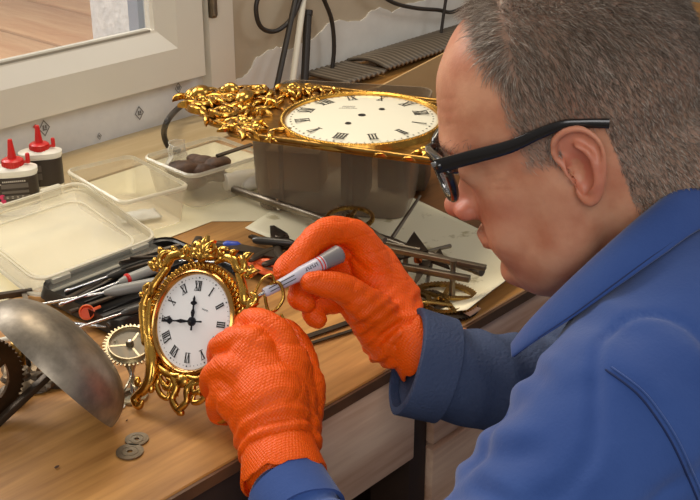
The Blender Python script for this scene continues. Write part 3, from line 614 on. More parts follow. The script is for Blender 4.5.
# washers and specks
wl_ = None
for k, (x, y, lb) in enumerate([(130, 453, 'nearer pierced steel disc of two on the bare bench'), (137, 440.5, 'farther, slightly smaller pierced steel disc on the bare bench')]):
    m = MB(); r_ = [.0108, .0094][k]; m.ring(r_, r_*.20, 0, .0012, 40); 
    m.ring(r_*.62, r_*.56, .0012, .0015, 40)
    o = m.build('pierced_disc', M_steel, ang=30); o.location = tuple(G(x, y)*[1, 1, 0]+[0, 0, .0006]); tag(o, lb, 'disc', 'pierced steel discs')
o = MB().lathe([(.0052, 0), (.0052, .0006)], 24).build('paper_dot', M_bottle); o.location = tuple(G(119, 407)*[1, 1, 0]+[0, 0, .0006]); tag(o, 'small white round paper dot by the rim of the bell', 'paper dot')
for k, (x, y, s) in enumerate([(57, 468, .0022), (127, 421, .0012)]):
    o = MB().ell((0, 0, 0), (s, s*.5, s*.35), n=8).build('wood_crumb', M_darkstuff); o.location = tuple(G(x, y)*[1, 1, 0]+[0, 0, s*.35+.0004]); tag(o, ['dark crumb on the bare bench, left of the pierced discs', 'tiny dark crumb on the bench right of the paper dot'][k], 'crumb')

# ------------------------------------------------------------------ background things
def cable(name, pts, r, label, Y=None, mt=None, cat='cable'):
    P = [PY(x, y, yy) if yy > .3 else G(x, y, yy) for x, y, yy in pts]; m = MB(); m.tube(smooth_path(P, 10), r, 10, rnd=True); o = m.build(name, mt or M_cable); return tag(o, label, cat)
cable('black_cable', [(262, -14, .69), (256, 8, .69), (261, 27, .69), (276, 31, .69), (292, 18, .69), (300, 0, .69), (306, -14, .69)], .0036, 'black cable hanging in a loop on the wall right of the window')
cable('black_cable', [(318, -12, .69), (325, 2, .69), (332, 22, .69), (334, 50, .69), (331, 80, .69), (332, 96, .69)], .0036, 'black cable dropping straight down the wall right of the rods')
cable('black_cable', [(372, -12, .69), (392, 2, .69), (415, 8, .69), (438, 10, .69), (452, 12, .69), (470, 4, .69)], .0036, 'black cable sagging across the wall above the cardboard box')
cable('black_cable', [(448, -14, .68), (444, 12, .68), (440, 40, .68), (436, 62, .68), (438, 80, .68)], .0030, 'thin black cable dropping behind the forehead')
cable('black_cable', [(215, 104, .66), (196, 100, .66), (180, 107, .655), (168, 120, .06), (164, 134, .03), (169, 147, .008), (178, 150, .006)], .0040, 'dark cable loop curling out left of the gilt clock front')
m = MB(); p = PY(306, -20, .70); q = PY(291, 92, .66); m.tube([p, q], .0052, 12); tag(m.build('white_rod', M_whitestick), 'pale slanting rod leaning on the wall between two dark rods', 'rod')
m = MB(); m.tube([PY(298, -12, .70), PY(276, 90, .66)], .0045, 12); tag(m.build('dark_rod', M_cable), 'dark slanting rod left of the pale rod', 'rod')
m = MB(); p = PY(308, 12, .70); q = PY(304, 92, .67); m.tube([p, q], .0065, 12); r_ = m.build('dark_tube', M_cable); tag(r_, 'thick dark tube with a capped top right of the pale rod', 'tube')
m = MB(); m.tube([p+(q-p)*-.02, p+(q-p)*.04], .0078, 12); m.build('end_cap', M_cable, r_)
# striped ribbed pads
M_stripe = bpy.data.materials.new('striped_board'); M_stripe.use_nodes = True; N_ = M_stripe.node_tree.nodes; L2 = M_stripe.node_tree.links
t_ = N_.new('ShaderNodeTexCoord'); wv = N_.new('ShaderNodeTexWave'); wv.bands_direction = 'X'; wv.inputs['Scale'].default_value = 26; wv.inputs['Distortion'].default_value = .6; L2.new(t_.outputs['Object'], wv.inputs[0])
rr_ = N_.new('ShaderNodeValToRGB'); rr_.color_ramp.elements[0].color = lin((84, 74, 62)); rr_.color_ramp.elements[1].color = lin((150, 136, 116)); L2.new(wv.outputs[0], rr_.inputs[0]); L2.new(rr_.outputs[0], N_['Principled BSDF'].inputs['Base Color'])
for k, (a, b, lb) in enumerate([((336, 68), (372, 62), 'dark striped ribbed pad lying left, against the wall base'), ((352, 84), (436, 42), 'larger dark striped ribbed pad lying behind the cardboard box')]):
    t = [.62, .0][k]; m = MB(); rows = []
    w__, d__ = [(.10, .09), (.46, .085)][k]
    for i in range(int(w__/.004)+1):
        x = i*.004; rows.append([(x, y, .010+.0022*math.sin(x*2*PI/.012)+[.0, .016][k]*math.sin(PI*y/d__)*.5) for y in np.linspace(0, d__, 9)])
    m.loft(rows, closed=False); o = m.build('ribbed_pad', M_stripe); o.modifiers.new('s', 'SOLIDIFY').thickness = .004
    o.location = [(.61, .615, .0), (.715, .618, .002)][k]; o.rotation_euler = (0, 0, [.0, .05][k]); tag(o, lb, 'pad', 'striped pads behind the gilt clock front')
# cardboard box, open with flap
cb = thing('cardboard_box', 'brown cardboard box with raised flap behind the gilt clock front', 'cardboard box', (.50, .42, .0))
c0 = G(372, 90, .10); c1_ = G(440, 60, .10)
def panel(A, B, h0, h1, nm='side_panel', th=.003):
    A = np.array(A, float); B = np.array(B, float); L_ = np.linalg.norm(B-A); m = MB(); m.loft([[(x, -th/2, 0), (x, th/2, 0), (x, th/2, h), (x, -th/2, h)] for x, h in ((0, h0), (L_, h1))], frame(A, B-A, (0, 0, 1))); m.build(nm, M_card, cb, smooth=False)
P0 = np.array([.405, .375, .0012]); P1 = np.array([.62, .355, .0012]); P2 = np.array([.66, .48, .0012]); P3 = np.array([.445, .50, .0012])
panel(P0, P1, .094, .135); panel(P1, P2, .10, .05); panel(P2, P3, .05, .04); panel(P3, P0, .04, .06)
m = MB(); q = np.array([P0, P1, P2, P3]); m.prism([(p[0], p[1]) for p in q], .0012, .004); m.build('bottom', M_card, cb, smooth=False)

# ------------------------------------------------------------------ roman numerals
def bar2(m, x0, y0, x1, y1, w_, M, z=.0, h=.0003):
    d = np.array([x1-x0, y1-y0]); L_ = np.linalg.norm(d); a = math.atan2(d[1], d[0]); m.box((0, 0, z+h/2), (L_, w_, h), M@T(((x0+x1)/2, (y0+y1)/2, 0))@RZ(a))
def numeral(m, s, h, M, wk=1.0):   # centred, height h, local y up
    ws = {'I': .22, 'V': .50, 'X': .52}; tot = sum(ws[c] for c in s)*h; x = -tot/2; tk = .11*h*wk; tn = .045*h
    for c in s:
        w_ = ws[c]*h; cx = x+w_/2
        if c == 'I': bar2(m, cx, -h/2, cx, h/2, tk, M)
        if c == 'V': bar2(m, cx-w_*.36, h/2, cx, -h/2, tk, M); bar2(m, cx+w_*.36, h/2, cx, -h/2, tn, M)
        if c == 'X': bar2(m, cx-w_*.36, h/2, cx+w_*.36, -h/2, tk, M); bar2(m, cx+w_*.36, h/2, cx-w_*.36, -h/2, tn, M)
        x += w_
    for y in (-h/2, h/2): bar2(m, -tot/2+.01*h, y, tot/2-.01*h, y, tn, M)
NUM = ['XII', 'I', 'II', 'III', 'IIII', 'V', 'VI', 'VII', 'VIII', 'IX', 'X', 'XI']
# ------------------------------------------------------------------ big gilt clock front (repousse) lying on the boxes
gf = thing('gilt_clock_front', 'large gilt embossed clock front with round cream dial lying flat on the plastic boxes', 'clock front', (0, 0, 0), world=False)
ge = nrm((.33, -.944, 0)); GM = frame((.214, .234, .1245), ge, (0, 0, 1)); GM = GM@np.array([[1, 0, 0, 0], [0, math.cos(.03), -math.sin(.03), 0], [0, math.sin(.03), math.cos(.03), 0], [0, 0, 0, 1.]])
# outline: straight long sides, crest to -x
rng2 = random.Random(3)
ou = [(.128, -.089), (.128, .089)]+[(-.10, .093)]+smooth_path([(-.10, .093), (-.125, .088), (-.142, .070), (-.165, .066), (-.185, .050), (-.205, .045), (-.222, .020), (-.222, -.004), (-.205, -.028), (-.180, -.036), (-.160, -.060), (-.135, -.070), (-.118, -.086), (-.10, -.089)], 4)[1:]
ou = [tuple(p[:2]) for p in ou]
m = MB(); m.prism(ou, -.004, -.001); m.build('backplate', M_golddark, gf, ang=30)
m = MB()                                     # embossed border rails
for y in (-.088, .092): m.tube([(-.10, y, .001), (.128, y, .001)], .0035, 10); m.tube([(-.10, y*.95, .0), (.128, y*.95, .0)], .0018, 8)
m.tube([(.127, -.089, .001), (.127, .091, .001)], .0035, 10); m.build('edge_moulding', M_golddark, gf)
m = MB(); prof = [(.0845, .0), (.0850, .0045), (.0870, .0060), (.0900, .0050), (.0915, .0015), (.0925, -.001), (.0845, -.001)]; m.lathe(prof+[prof[0]], 96, caps=False)
for k in range(120): a = k*2*PI/120; m.ell((.0885*math.cos(a), .0885*math.sin(a), .0055), (.0018, .0018, .0014), n=4)
m.build('dial_bezel', M_gold, gf)
m = MB(); m.lathe([(.0848, .0015)]+[(.0848*math.cos(k/10*PI/2), .0015+.0055*math.sin(k/10*PI/2)) for k in range(1, 10)]+[(.0001, .0070)], 96); dl = m.build('dial', M_cream, gf)
def domez(r): return .0015+.0055*math.sqrt(max(0, 1-(r/.0848)**2))
# numerals: dial turned so that XII points to the right and away
a12 = math.radians(32)
m = MB(); QX = T((0, 0, 0))
for k in range(12):
    a = a12-k*PI/6; r_ = .066; tilt = math.asin(min(.99, r_/.0848))*.055/.848*1.4
    M_ = T((r_*math.cos(a), r_*math.sin(a), domez(r_)+.0006))@RZ(a-PI/2); numeral(m, NUM[k], .0155, M_, .85)
for k in range(60):
    a = k*PI/30; bar2(m, .0775*math.cos(a), .0775*math.sin(a), .0795*math.cos(a), .0795*math.sin(a), .0007 if k % 5 else .0015, T((0, 0, domez(.0785)+.0003)))
m.build('numerals', M_ink, dl, smooth=False)
MB().lathe([(.0042, domez(0)+.0001), (.0042, domez(0)+.0004)], 24).build('centre_hole', M_ink, dl)
for a in (a12-PI*.72, a12+PI*.18):
    MB().lathe([(.0034, domez(.03)+.0001), (.0034, domez(.03)+.0006)], 20, T((.030*math.cos(a), .030*math.sin(a), 0))).build('winding_hole', M_ink, dl)
m = MB()
for k in range(6): bar2(m, -.006+k*.0024, -.003+.001*math.sin(k*2), -.004+k*.0024, .002, .0004, T((-.026, .022, domez(.035)+.0004))@RZ(.3))
for k in range(8): bar2(m, -.009+k*.0026, -.007, -.0075+k*.0026, -.0055, .0004, T((-.026, .022, domez(.035)+.0004))@RZ(.3))
m.build('signature', M_print, dl, smooth=False)
def leaf(m, x, y, ang, L_, wd, ht, z=0, curl=.5, M=None):
    n = 9; rings = []; px_, py_, a = x, y, ang
    for i in range(n):
        t = i/(n-1); w_ = wd*math.sin(PI*min(1, t*.92+.08))**.8; hz = z+ht*math.sin(PI*t)**.7; ca, sa = math.cos(a), math.sin(a)
        rings.append([(px_-sa*w_*math.cos(q), py_+ca*w_*math.cos(q), hz*(1 if math.sin(q) > 0 else .2)+max(0, math.sin(q))*ht*.5-.001) for q in np.arange(10)*2*PI/10])
        px_ += ca*L_/(n-1); py_ += sa*L_/(n-1); a += curl/(n-1)
    m.loft(rings, M)
def scroll(m, x, y, ang, r0, turns, w_, z=.002, sgn=1, M=None, ht=1.0):
    n = int(18*turns)+4; P = []; rad = []
    for i in range(n):
        t = i/(n-1); a = ang+sgn*t*turns*2*PI; r_ = r0*(1-t*.88); P.append((x+r_*math.cos(a), y+r_*math.sin(a), z+w_*.9*t*ht)); rad.append(w_*(1-.4*t))
    m.tube(P, rad, 8, M, rnd=True)
m = MB(); rg_ = random.Random(11)
def pin(x, y):
    s = False; n = len(ou)
    for i in range(n):
        (x1, y1), (x2, y2) = ou[i], ou[(i+1) % n]
        if (y1 > y) != (y2 > y) and x < (x2-x1)*(y-y1)/(y2-y1)+x1: s = not s
    return s
crest = MB(); cnt = 0
while cnt < 110:
    x = rg_.uniform(-.222, -.07); y = rg_.uniform(-.088, .093)
    if not pin(x*1.0, y*1.04) or math.hypot(x, y) < .099: continue
    L_ = rg_.uniform(.014, .034); leaf(crest, x, y, rg_.uniform(0, 6.28), L_, L_*rg_.uniform(.09, .17), rg_.uniform(.003, .007), curl=rg_.uniform(-2, 2)); cnt += 1
for s, (x, y) in ((1, (-.115, .066)), (-1, (-.112, -.064)), (1, (-.150, .046)), (-1, (-.150, -.038)), (1, (-.185, .028)), (-1, (-.192, -.012)), (1, (-.165, .005))):
    scroll(crest, x, y, rg_.uniform(0, 6), .015, 1.6, .0034, .004, s); crest.ell((x, y, .006), (.006, .006, .006), n=8)
for k in range(7): a = -1.2+k*.4; leaf(crest, -.208, .010, PI+a, .020, .005, .008)
crest.ell((-.206, .008, .006), (.012, .014, .010), n=10); crest.ell((-.178, .030, .006), (.011, .008, .010), n=10); crest.ell((-.150, .010, .006), (.010, .016, .010), n=10)
crest.build('embossed_crest', M_gold, gf)
m = MB()
for cx_ in (-.098, .100):
    for cy_ in (-.070, .074):
        for k in range(7):
            a = math.atan2(cy_, cx_)+(-1.2+k*.4); leaf(m, cx_*.97, cy_*.97, a, .020, .0042, .0055, curl=.8 if k % 2 else -.8)
        m.ell((cx_*.97, cy_*.97, .003), (.006, .006, .005), n=8)
for k in range(14):
    x = -.09+k*.0155
    for y in (-.0905, .0935):
        if abs(x) > .055: leaf(m, x, y, 0 if k % 2 else PI, .015, .0022, .003)
m.build('corner_foliage', M_gold, gf)
seto(gf, GM)

# ------------------------------------------------------------------ gilt mantel clock being worked on
ca = nrm(cv(25, -1.5, -16.5)); cb_ = nrm(cv(4, 29.5, 3.4)); cb_ = nrm(cb_-ca*np.dot(ca, cb_)); cn = np.cross(ca, cb_)
CT = .938; CC = D(194.5, 322, CT); CM = np.eye(4); CM[:3, 0] = ca*.97; CM[:3, 1] = cb_*.97; CM[:3, 2] = cn*.97; CM[:3, 3] = CC
mc = thing('mantel_clock', 'small gilt rococo mantel clock with white roman dial, tilted back under the gloved hands', 'clock', (0, 0, 0), world=False)
k_ = 1.0
m = MB(); m.lathe([(.0415, -.022), (.0445, -.020), (.0450, -.004), (.0462, -.002), (.0462, .000), (.0440, .001)], 72); m.build('case_drum', M_golddark, mc)
m = MB(); prof = [(.0402, .0010), (.0408, .0042), (.0425, .0056), (.0445, .0045), (.0460, .0012), (.0460, -.001), (.0402, -.001)]; m.lathe(prof+[prof[0]], 96, caps=False); m.build('bezel', M_bezel, mc)
m = MB(); m.lathe([(.0408, .0012), (.0300, .0020), (.012, .0024), (.0001, .0025)], 72); cdl = m.build('dial', M_enamel, mc)
m = MB()
for k in range(12):
    a = PI/2-k*PI/6; r_ = .0305; numeral(m, NUM[k], .0082, T((r_*math.cos(a), r_*math.sin(a), .0021))@RZ(a-PI/2), 1.25)
for k in range(60):
    a = k*PI/30
    if k % 5 == 0: m.lathe([(.0007, .0017), (.0007, .0020)], 8, T((.0375*math.cos(a), .0375*math.sin(a), 0)))
    else: bar2(m, .0368*math.cos(a), .0368*math.sin(a), .0376*math.cos(a), .0376*math.sin(a), .0004, T((0, 0, .0015)))
for k in range(5): bar2(m, .006+k*.0013, .0125+.0004*math.sin(k*3), .0068+k*.0013, .0135, .0003, T((0, 0, .0024))@RZ(-.2))
m.build('numerals', M_ink, cdl, smooth=False)
def hand(ang, L_, wd, z, nm):
    m = MB(); Q = T((0, 0, z))@RZ(ang)
    P = [(-L_*.35, 0), (-L_*.32, wd*.35), (-L_*.15, wd*.25), (0, wd*.8), (L_*.15, wd*.35), (L_*.35, wd*.8), (L_*.5, wd*.3), (L_*.62, wd*.3), (L_*.70, wd*1.35), (L_*.76, wd*1.1), (L_*.8, wd*.4), (L_*.88, wd*.5), (L_, 0)]
    m.prism([p for p in P]+[(x, -y) for x, y in P[-2:0:-1]], 0, .0005, Q); m.build(nm, M_bluesteel, mc, smooth=False)
hand(math.radians(93.5), .0220, .0026, .0032, 'hour_hand'); hand(math.radians(183), .0335, .0022, .0040, 'minute_hand')
m = MB(); m.lathe([(.0038, .0026), (.0038, .0046), (.002, .0052)], 20); m.build('hand_boss', M_bluesteel, mc)
# surround: pierced scrolls
sr = MB()
def cs(pts, r, flat=1.0, n=8): sr.tube(smooth_path([(x, y, z) for x, y, z in pts], n), r, 10, flat=flat, rnd=True)
for s in (1, -1):
    X = lambda v: s*v*.001
    def q(L): return [(X(x), y*.001, z*.001) for x, y, z in L]
    cs(q([(-14, 52, 0), (-24, 56, 1), (-34, 54, 2), (-40, 47, 1), (-46, 46, 0)]), [.002, .0042, .0045, .003])
    cs(q([(-38, 58, 1), (-44, 56, 3), (-47, 50, 3), (-44, 45, 2), (-41, 49, 2)]), [.0015, .003, .003, .002])
    cs(q([(-40, 44, 0), (-46, 34, 1), (-50, 26, 2), (-52, 20, 1), (-58, 20, 0), (-61, 25, 0), (-57, 28, 0)]), [.0035, .0042, .0035, .0025])
    cs(q([(-56, 22, 1), (-58, 10, 2), (-55, -4, 2), (-52, -14, 2), (-50, -22, 2)]), [.003, .0045, .004, .0035])
    cs(q([(-52, 14, 1), (-50, 0, 2), (-46, -16, 2), (-42, -24, 2)]), [.003, .0042, .003])
    cs(q([(-49, -14, 2), (-40, -28, 4), (-35, -40, 5), (-35, -52, 5), (-40, -62, 5), (-47, -67, 4), (-50, -72, 3), (-45, -76, 3), (-41, -72, 4)]), [.003, .0058, .0062, .0055, .0045, .0038, .0046, .0040, .002])
    cs(q([(-46, -18, 3), (-38, -30, 6), (-31, -42, 7), (-32, -54, 6), (-38, -62, 5)]), [.0015, .0026, .0026, .002])
    for k, (x, y) in enumerate([(-44, -60), (-50, -56), (-38, -56), (-33, -60)]): sr.ell((X(x), y*.001, .004), (.0032, .0045, .003), n=8)
    cs(q([(-34, -40, 2), (-24, -44, 2), (-14, -47, 2), (-4, -46, 2)]), [.003, .004, .003])
    cs(q([(-30, -46, 2), (-22, -54, 3), (-14, -58, 3), (-12, -52, 3), (-18, -50, 3)]), [.002, .0028, .0024, .0015])
    cs(q([(-12, -48, 2), (-6, -56, 3), (-8, -66, 4), (-2, -73, 4), (4 if s > 0 else -2, -76, 4)]), [.0035, .0035, .003, .0035, .0030])
    cs(q([(-26, -46, 2), (-28, -56, 3), (-22, -64, 3), (-14, -66, 3), (-14, -61, 3)]), [.0015, .0026, .0026, .0015])
    for x, y, a, L_ in ((-50, 40, 2.2, 14), (-44, 52, 1.9, 13), (-53, 8, 2.6, 12), (-49, -6, 3.6, 12), (-20, 56, 1.2, 10), (-30, 57, 2.0, 9), (-58, 14, 2.0, 10), (-36, -30, 3.8, 12), (-18, -52, 4.2, 9), (-8, -54, 4.6, 10), (-42, 42, 2.4, 12)):
        aa = a if s > 0 else PI-a; leaf(sr, X(x), y*.001, aa, L_*.001, L_*.00022, .004, z=.001, curl=.8*s)
    scroll(sr, X(-7), .060, PI/2 if s > 0 else PI/2, .007, 1.3, .0022, .002, s); scroll(sr, X(-22), .058, 1.0, .006, 1.2, .002, .002, -s); scroll(sr, X(-51), .045, 2.0 if s > 0 else 1.1, .0055, 1.2, .002, .002, s)
for k in range(7): a = PI/2+(k-3)*.42; leaf(sr, .002, .054, a, .020-.0018*abs(k-3), .0030, .006, z=.001, curl=.5*(k-3)/3)
sr.ell((.001, .0555, .004), (.006, .005, .004), n=8); sr.ell((0, -.050, .004), (.007, .006, .004), n=8)
mm = MB(); mm.ring(.0515, .0430, -.006, .0005, 72); sr.add(mm.v, mm.f)
for k in range(30):
    a = .10+k*PI*.95/30; leaf(sr, .0462*math.cos(a), .0462*math.sin(a), a+.5, .0075, .0014, .0025, z=.0005, curl=.4)
sr.build('rococo_surround', M_gold, mc)
m = MB()                                     # open side scrolls behind the pen tip
for P_, rr in (([(50, 20, -8), (58, 30, -12), (66, 40, -14), (74, 38, -14), (78, 28, -14), (74, 18, -12), (66, 14, -10), (58, 8, -8)], .0022), ([(60, 30, -12), (64, 20, -12), (72, 8, -12), (80, 2, -12), (84, 8, -12), (80, 14, -12)], .0020), ([(52, 26, -8), (56, 40, -10), (64, 46, -12), (68, 40, -12)], .0018), ([(56, 2, -8), (64, 6, -10), (70, 16, -12)], .0018)):
    m.tube(smooth_path([(x*.001, y*.001, z*.001) for x, y, z in P_], 7), rr*.7, 8, rnd=True)
m.build('side_scroll', M_gold, mc)
m = MB(); m.tube([(0, .02, -.020), (0, -.03, -.032), (0, -.046, -.038)], .003, 10, rnd=True); m.build('rear_strut', M_golddark, mc)
seto(mc, CM)

# ------------------------------------------------------------------ the man
def hairmask(x, y, z):      # head coordinates in cm
    ya = abs(y)
    front = 7.6-.55*ya+.0*z          # front limit of hair in x, receding at the temples
    lim = 3.7 if z < 7 else min(4.4, 3.7+.25*(z-7))+max(0, .8-.3*ya)
    if ya > 7.75 and abs(x+.3) < 3 and z < 4.2: return -1
    a = lim-x
    low = -1.4 if x > -1.2 else (-5.2 if x < -3 else -1.4-3.8*(-1.2-x)/1.8)
    b = z-low
    if x > .6: b = z-.6
    if -2.6 < x < 1.8 and z < 3.0 and ya > 5: b = min(b, (z-2.6) if x < .8 else b)
    return min(a, b)
skin = bpy.data.materials.new('skin'); skin.use_nodes = True; N_ = skin.node_tree.nodes; L2 = skin.node_tree.links; b_ = N_['Principled BSDF']
tc_ = N_.new('ShaderNodeTexCoord'); n1 = N_.new('ShaderNodeTexNoise'); n1.inputs['Scale'].default_value = 34; n1.inputs['Detail'].default_value = 6; L2.new(tc_.outputs['Object'], n1.inputs[0])
r1 = N_.new('ShaderNodeValToRGB'); r1.color_ramp.elements[0].color = lin((192, 124, 92)); r1.color_ramp.elements[1].color = lin((214, 156, 122)); r1.color_ramp.elements[0].position = .35; r1.color_ramp.elements[1].position = .65; L2.new(n1.outputs['Fac'], r1.inputs[0])
at = N_.new('ShaderNodeAttribute'); at.attribute_name = 'scalp'; mxx = N_.new('ShaderNodeMix'); mxx.data_type = 'RGBA'; L2.new(at.outputs['Fac'], mxx.inputs[0]); L2.new(r1.outputs[0], mxx.inputs[6]); mxx.inputs[7].default_value = lin((150, 124, 106))
at2 = N_.new('ShaderNodeAttribute'); at2.attribute_name = 'ruddy'; mx2 = N_.new('ShaderNodeMix'); mx2.data_type = 'RGBA'; L2.new(at2.outputs['Fac'], mx2.inputs[0]); L2.new(mxx.outputs[2], mx2.inputs[6]); mx2.inputs[7].default_value = lin((200, 116, 92)); L2.new(mx2.outputs[2], b_.inputs['Base Color'])
b_.inputs['Roughness'].default_value = .48; b_.inputs['Subsurface Weight'].default_value = .12; b_.inputs['Subsurface Radius'].default_value = (.006, .002, .001); b_.inputs['Subsurface Scale'].default_value = 1
n3 = N_.new('ShaderNodeTexNoise'); n3.inputs['Scale'].default_value = 420; n3.inputs['Detail'].default_value = 3; L2.new(tc_.outputs['Object'], n3.inputs[0]); bp_ = N_.new('ShaderNodeBump'); bp_.inputs['Strength'].default_value = .22; bp_.inputs['Distance'].default_value = .001; L2.new(n3.outputs['Fac'], bp_.inputs['Height']); L2.new(bp_.outputs[0], b_.inputs['Normal'])
M_cov = mat('blue_workwear_cloth', (42, 71, 132), .8, rgb2=(58, 87, 148), scale=7, bump=.12, bscale=420, spec=.25, sheen=.25)
M_covdark = mat('blue_collar_cloth', (40, 68, 128), .8, rgb2=(52, 80, 140), scale=7, bump=.12, bscale=420, spec=.25, sheen=.2)
M_covshade = mat('shaded_blue_cloth', (56, 68, 96), .85, rgb2=(72, 84, 112), scale=9, bump=.6, bscale=380, spec=.2)  # coverall blue with shade put into the colour, right forearm and cuff
M_seam = mat('navy_seam', (20, 38, 84), .8)
M_trouser = mat('blue_trouser_cloth', (36, 72, 148), .8)
M_boot = mat('black_boot', (30, 28, 26), .5)
glv = bpy.data.materials.new('orange_nitrile'); glv.use_nodes = True; N_ = glv.node_tree.nodes; L2 = glv.node_tree.links; b_ = N_['Principled BSDF']
b_.inputs['Base Color'].default_value = lin((238, 90, 2)); b_.inputs['Specular IOR Level'].default_value = .3; b_.inputs['Roughness'].default_value = .46; b_.inputs['Subsurface Weight'].default_value = .08; b_.inputs['Subsurface Radius'].default_value = (.004, .001, .0005); b_.inputs['Subsurface Scale'].default_value = 1
tc_ = N_.new('ShaderNodeTexCoord'); mp_ = N_.new('ShaderNodeMapping'); mp_.inputs['Rotation'].default_value = (.5, .7, .6); L2.new(tc_.outputs['Object'], mp_.inputs[0])
vo = N_.new('ShaderNodeTexVoronoi'); vo.inputs['Scale'].default_value = 480; vo.inputs['Randomness'].default_value = .12; L2.new(mp_.outputs[0], vo.inputs['Vector'])
nn = N_.new('ShaderNodeTexNoise'); nn.inputs['Scale'].default_value = 60; nn.inputs['Detail'].default_value = 3; nn.inputs['Distortion'].default_value = 1.2; L2.new(tc_.outputs['Object'], nn.inputs[0])
b1 = N_.new('ShaderNodeBump'); b1.inputs['Strength'].default_value = .6; b1.inputs['Distance'].default_value = .0012; b1.invert = True; L2.new(vo.outputs['Distance'], b1.inputs['Height'])
b2 = N_.new('ShaderNodeBump'); b2.inputs['Strength'].default_value = .3; b2.inputs['Distance'].default_value = .002; L2.new(nn.outputs['Fac'], b2.inputs['Height']); L2.new(b1.outputs[0], b2.inputs['Normal']); L2.new(b2.outputs[0], b_.inputs['Normal'])

man = thing('person', 'man in blue coverall, black glasses and orange gloves, bent over the mantel clock', 'person', (.06, -.50, -.85))
# --- head frame (cm -> m)
hf = nrm(cv(-.885, -.27, .35)); hl0 = np.cross((0, 0, 1), hf); hl = nrm(hl0+np.array([0, 0, .02])); hl = nrm(hl-hf*np.dot(hl, hf)); hu = np.cross(hf, hl)
ear_px = D(579, 168, .802)
HO = ear_px-hl*.0745
HM = np.eye(4); HM[:3, 0] = hf*.01; HM[:3, 1] = hl*.01; HM[:3, 2] = hu*.01; HM[:3, 3] = HO
def H(x, y, z): return HM[:3, :3]@np.array([x, y, z], float)+HO
HI = np.linalg.inv(HM)
def toH(P): return P@HI[:3, :3].T+HI[:3, 3]
body = MB()
# skull
sk = []
for k in range(25):
    a = -PI/2+PI*k/24; r_ = math.cos(a); z = 4.6+8.3*math.sin(a); rg2 = []
    for j in range(48):
        t = j*2*PI/48; c_, s_ = math.cos(t), math.sin(t)
        rx = 9.9 if c_ > 0 else 9.9; ry = 7.7 if c_ < 0 else 7.3
        ex_ = 2.25; k2 = (abs(c_)**ex_+abs(s_)**ex_)**(-1/ex_); rg2.append((-.1+rx*k2*c_*max(r_, .002)**.93, ry*k2*s_*max(r_, .002)**.93, z))
    sk.append(rg2)
body.loft(sk, HM)
# face block: z, front, back, half width, squareness
FT = [(7.5, 9.1, -2, 6.3, 2.3), (5.5, 9.9, -2, 7.0, 2.4), (3.6, 10.1, -2, 7.15, 2.5), (2.2, 9.35, -2, 7.0, 2.5), (.8, 8.9, -2, 6.95, 2.5), (-.8, 9.1, -2, 7.1, 2.5), (-2.4, 9.3, -1.6, 7.05, 2.4), (-4, 9.5, -1.2, 6.85, 2.35), (-5.5, 9.5, -.6, 6.6, 2.3), (-7, 9.1, .3, 6.3, 2.25), (-8.4, 9.0, 1.6, 5.6, 2.2), (-9.6, 8.5, 3.0, 4.6, 2.1), (-10.4, 7.2, 4.0, 3.2, 2.0)]
fr = []
zs = np.linspace(-10.4, 7.5, 40); arr = np.array(FT[::-1])
for z in zs:
    f_, bk, w_, ex_ = [np.interp(z, arr[:, 0], arr[:, i]) for i in (1, 2, 3, 4)]
    cx = (bk+2.0) if True else 0; rg2 = []
    for j in range(48):
        t = j*2*PI/48; c_, s_ = math.cos(t), math.sin(t); k2 = (abs(c_)**ex_+abs(s_)**ex_)**(-1/ex_)
        rx = (f_-cx) if c_ > 0 else (cx-bk); rg2.append((cx+rx*k2*c_, w_*k2*s_, z))
    fr.append(rg2)
body.loft(fr, HM)
def hl_tube(pts, r, n=12, flat=1.0): body.tube(smooth_path([H(*p) for p in pts], 5), [x*.01 for x in r] if not np.isscalar(r) else r*.01, n, rnd=True, flat=flat)
# nose
body.loft([[(9.0+ax, 0+ay, z) for ax, ay in ((0, -w_), (f_*.7, -w_*.55), (f_, -.25*w_), (f_, .25*w_), (f_*.7, w_*.55), (0, w_), (-1.5, w_), (-1.5, -w_))] for z, f_, w_ in ((2.4, .25, 1.0), (1.2, .55, 1.1), (0, 1.2, 1.25), (-1.2, 1.9, 1.5), (-2.2, 2.5, 1.8), (-2.9, 2.3, 1.9), (-3.3, 1.3, 1.6), (-3.6, .6, 1.3))], HM)
body.ell((11.2, 0, -2.1), (1.15, 1.15, 1.1), HM, n=10)
for s in (1, -1):
    body.ell((10.2, s*1.45, -2.5), (1.15, .75, .85), HM, n=10)
    hl_tube([(9.3, s*.8, 3.2), (9.5, s*2.6, 3.7), (8.6, s*4.6, 3.4), (7.2, s*5.8, 2.6)], [.5, .75, .7, .4])       # brow
    body.ell((8.1, s*3.3, 1.1), (1.35, 1.6, 1.25), HM, n=10)                                                      # closed-down lid and eyeball
hl_tube([(9.6, -2.4, -5.0), (10.05, -1.0, -4.65), (10.15, 0, -4.75), (10.05, 1.0, -4.65), (9.6, 2.4, -5.0)], [.2, .4, .4, .4, .2])
hl_tube([(9.5, -2.3, -5.3), (9.9, -1.0, -5.75), (9.95, 0, -5.85), (9.9, 1.0, -5.75), (9.5, 2.3, -5.3)], [.2, .45, .45, .45, .2])
body.ell((8.2, 0, -8.6), (1.75, 2.4, 1.5), HM, n=12)                                                               # chin
body.ell((4.5, 0, -9.2), (4.4, 4.4, 2.3), HM, n=12)                                                                # soft underside of the chin
# neck and trapezius
N7 = D(742, 262, .905)
nk0 = H(-2.6, 0, -2.5); body.tube(smooth_path([H(-1.5, 0, 1), nk0, nk0*.45+N7*.55, N7], 6), [.064, .066, .068, .076], 40, rnd=True)
body.tube(smooth_path([H(2.5, 0, -7.5), H(.5, 0, -11), N7*.6+H(1, 0, -14)*.4, N7], 6), [.046, .052, .056, .060], 32, rnd=True)
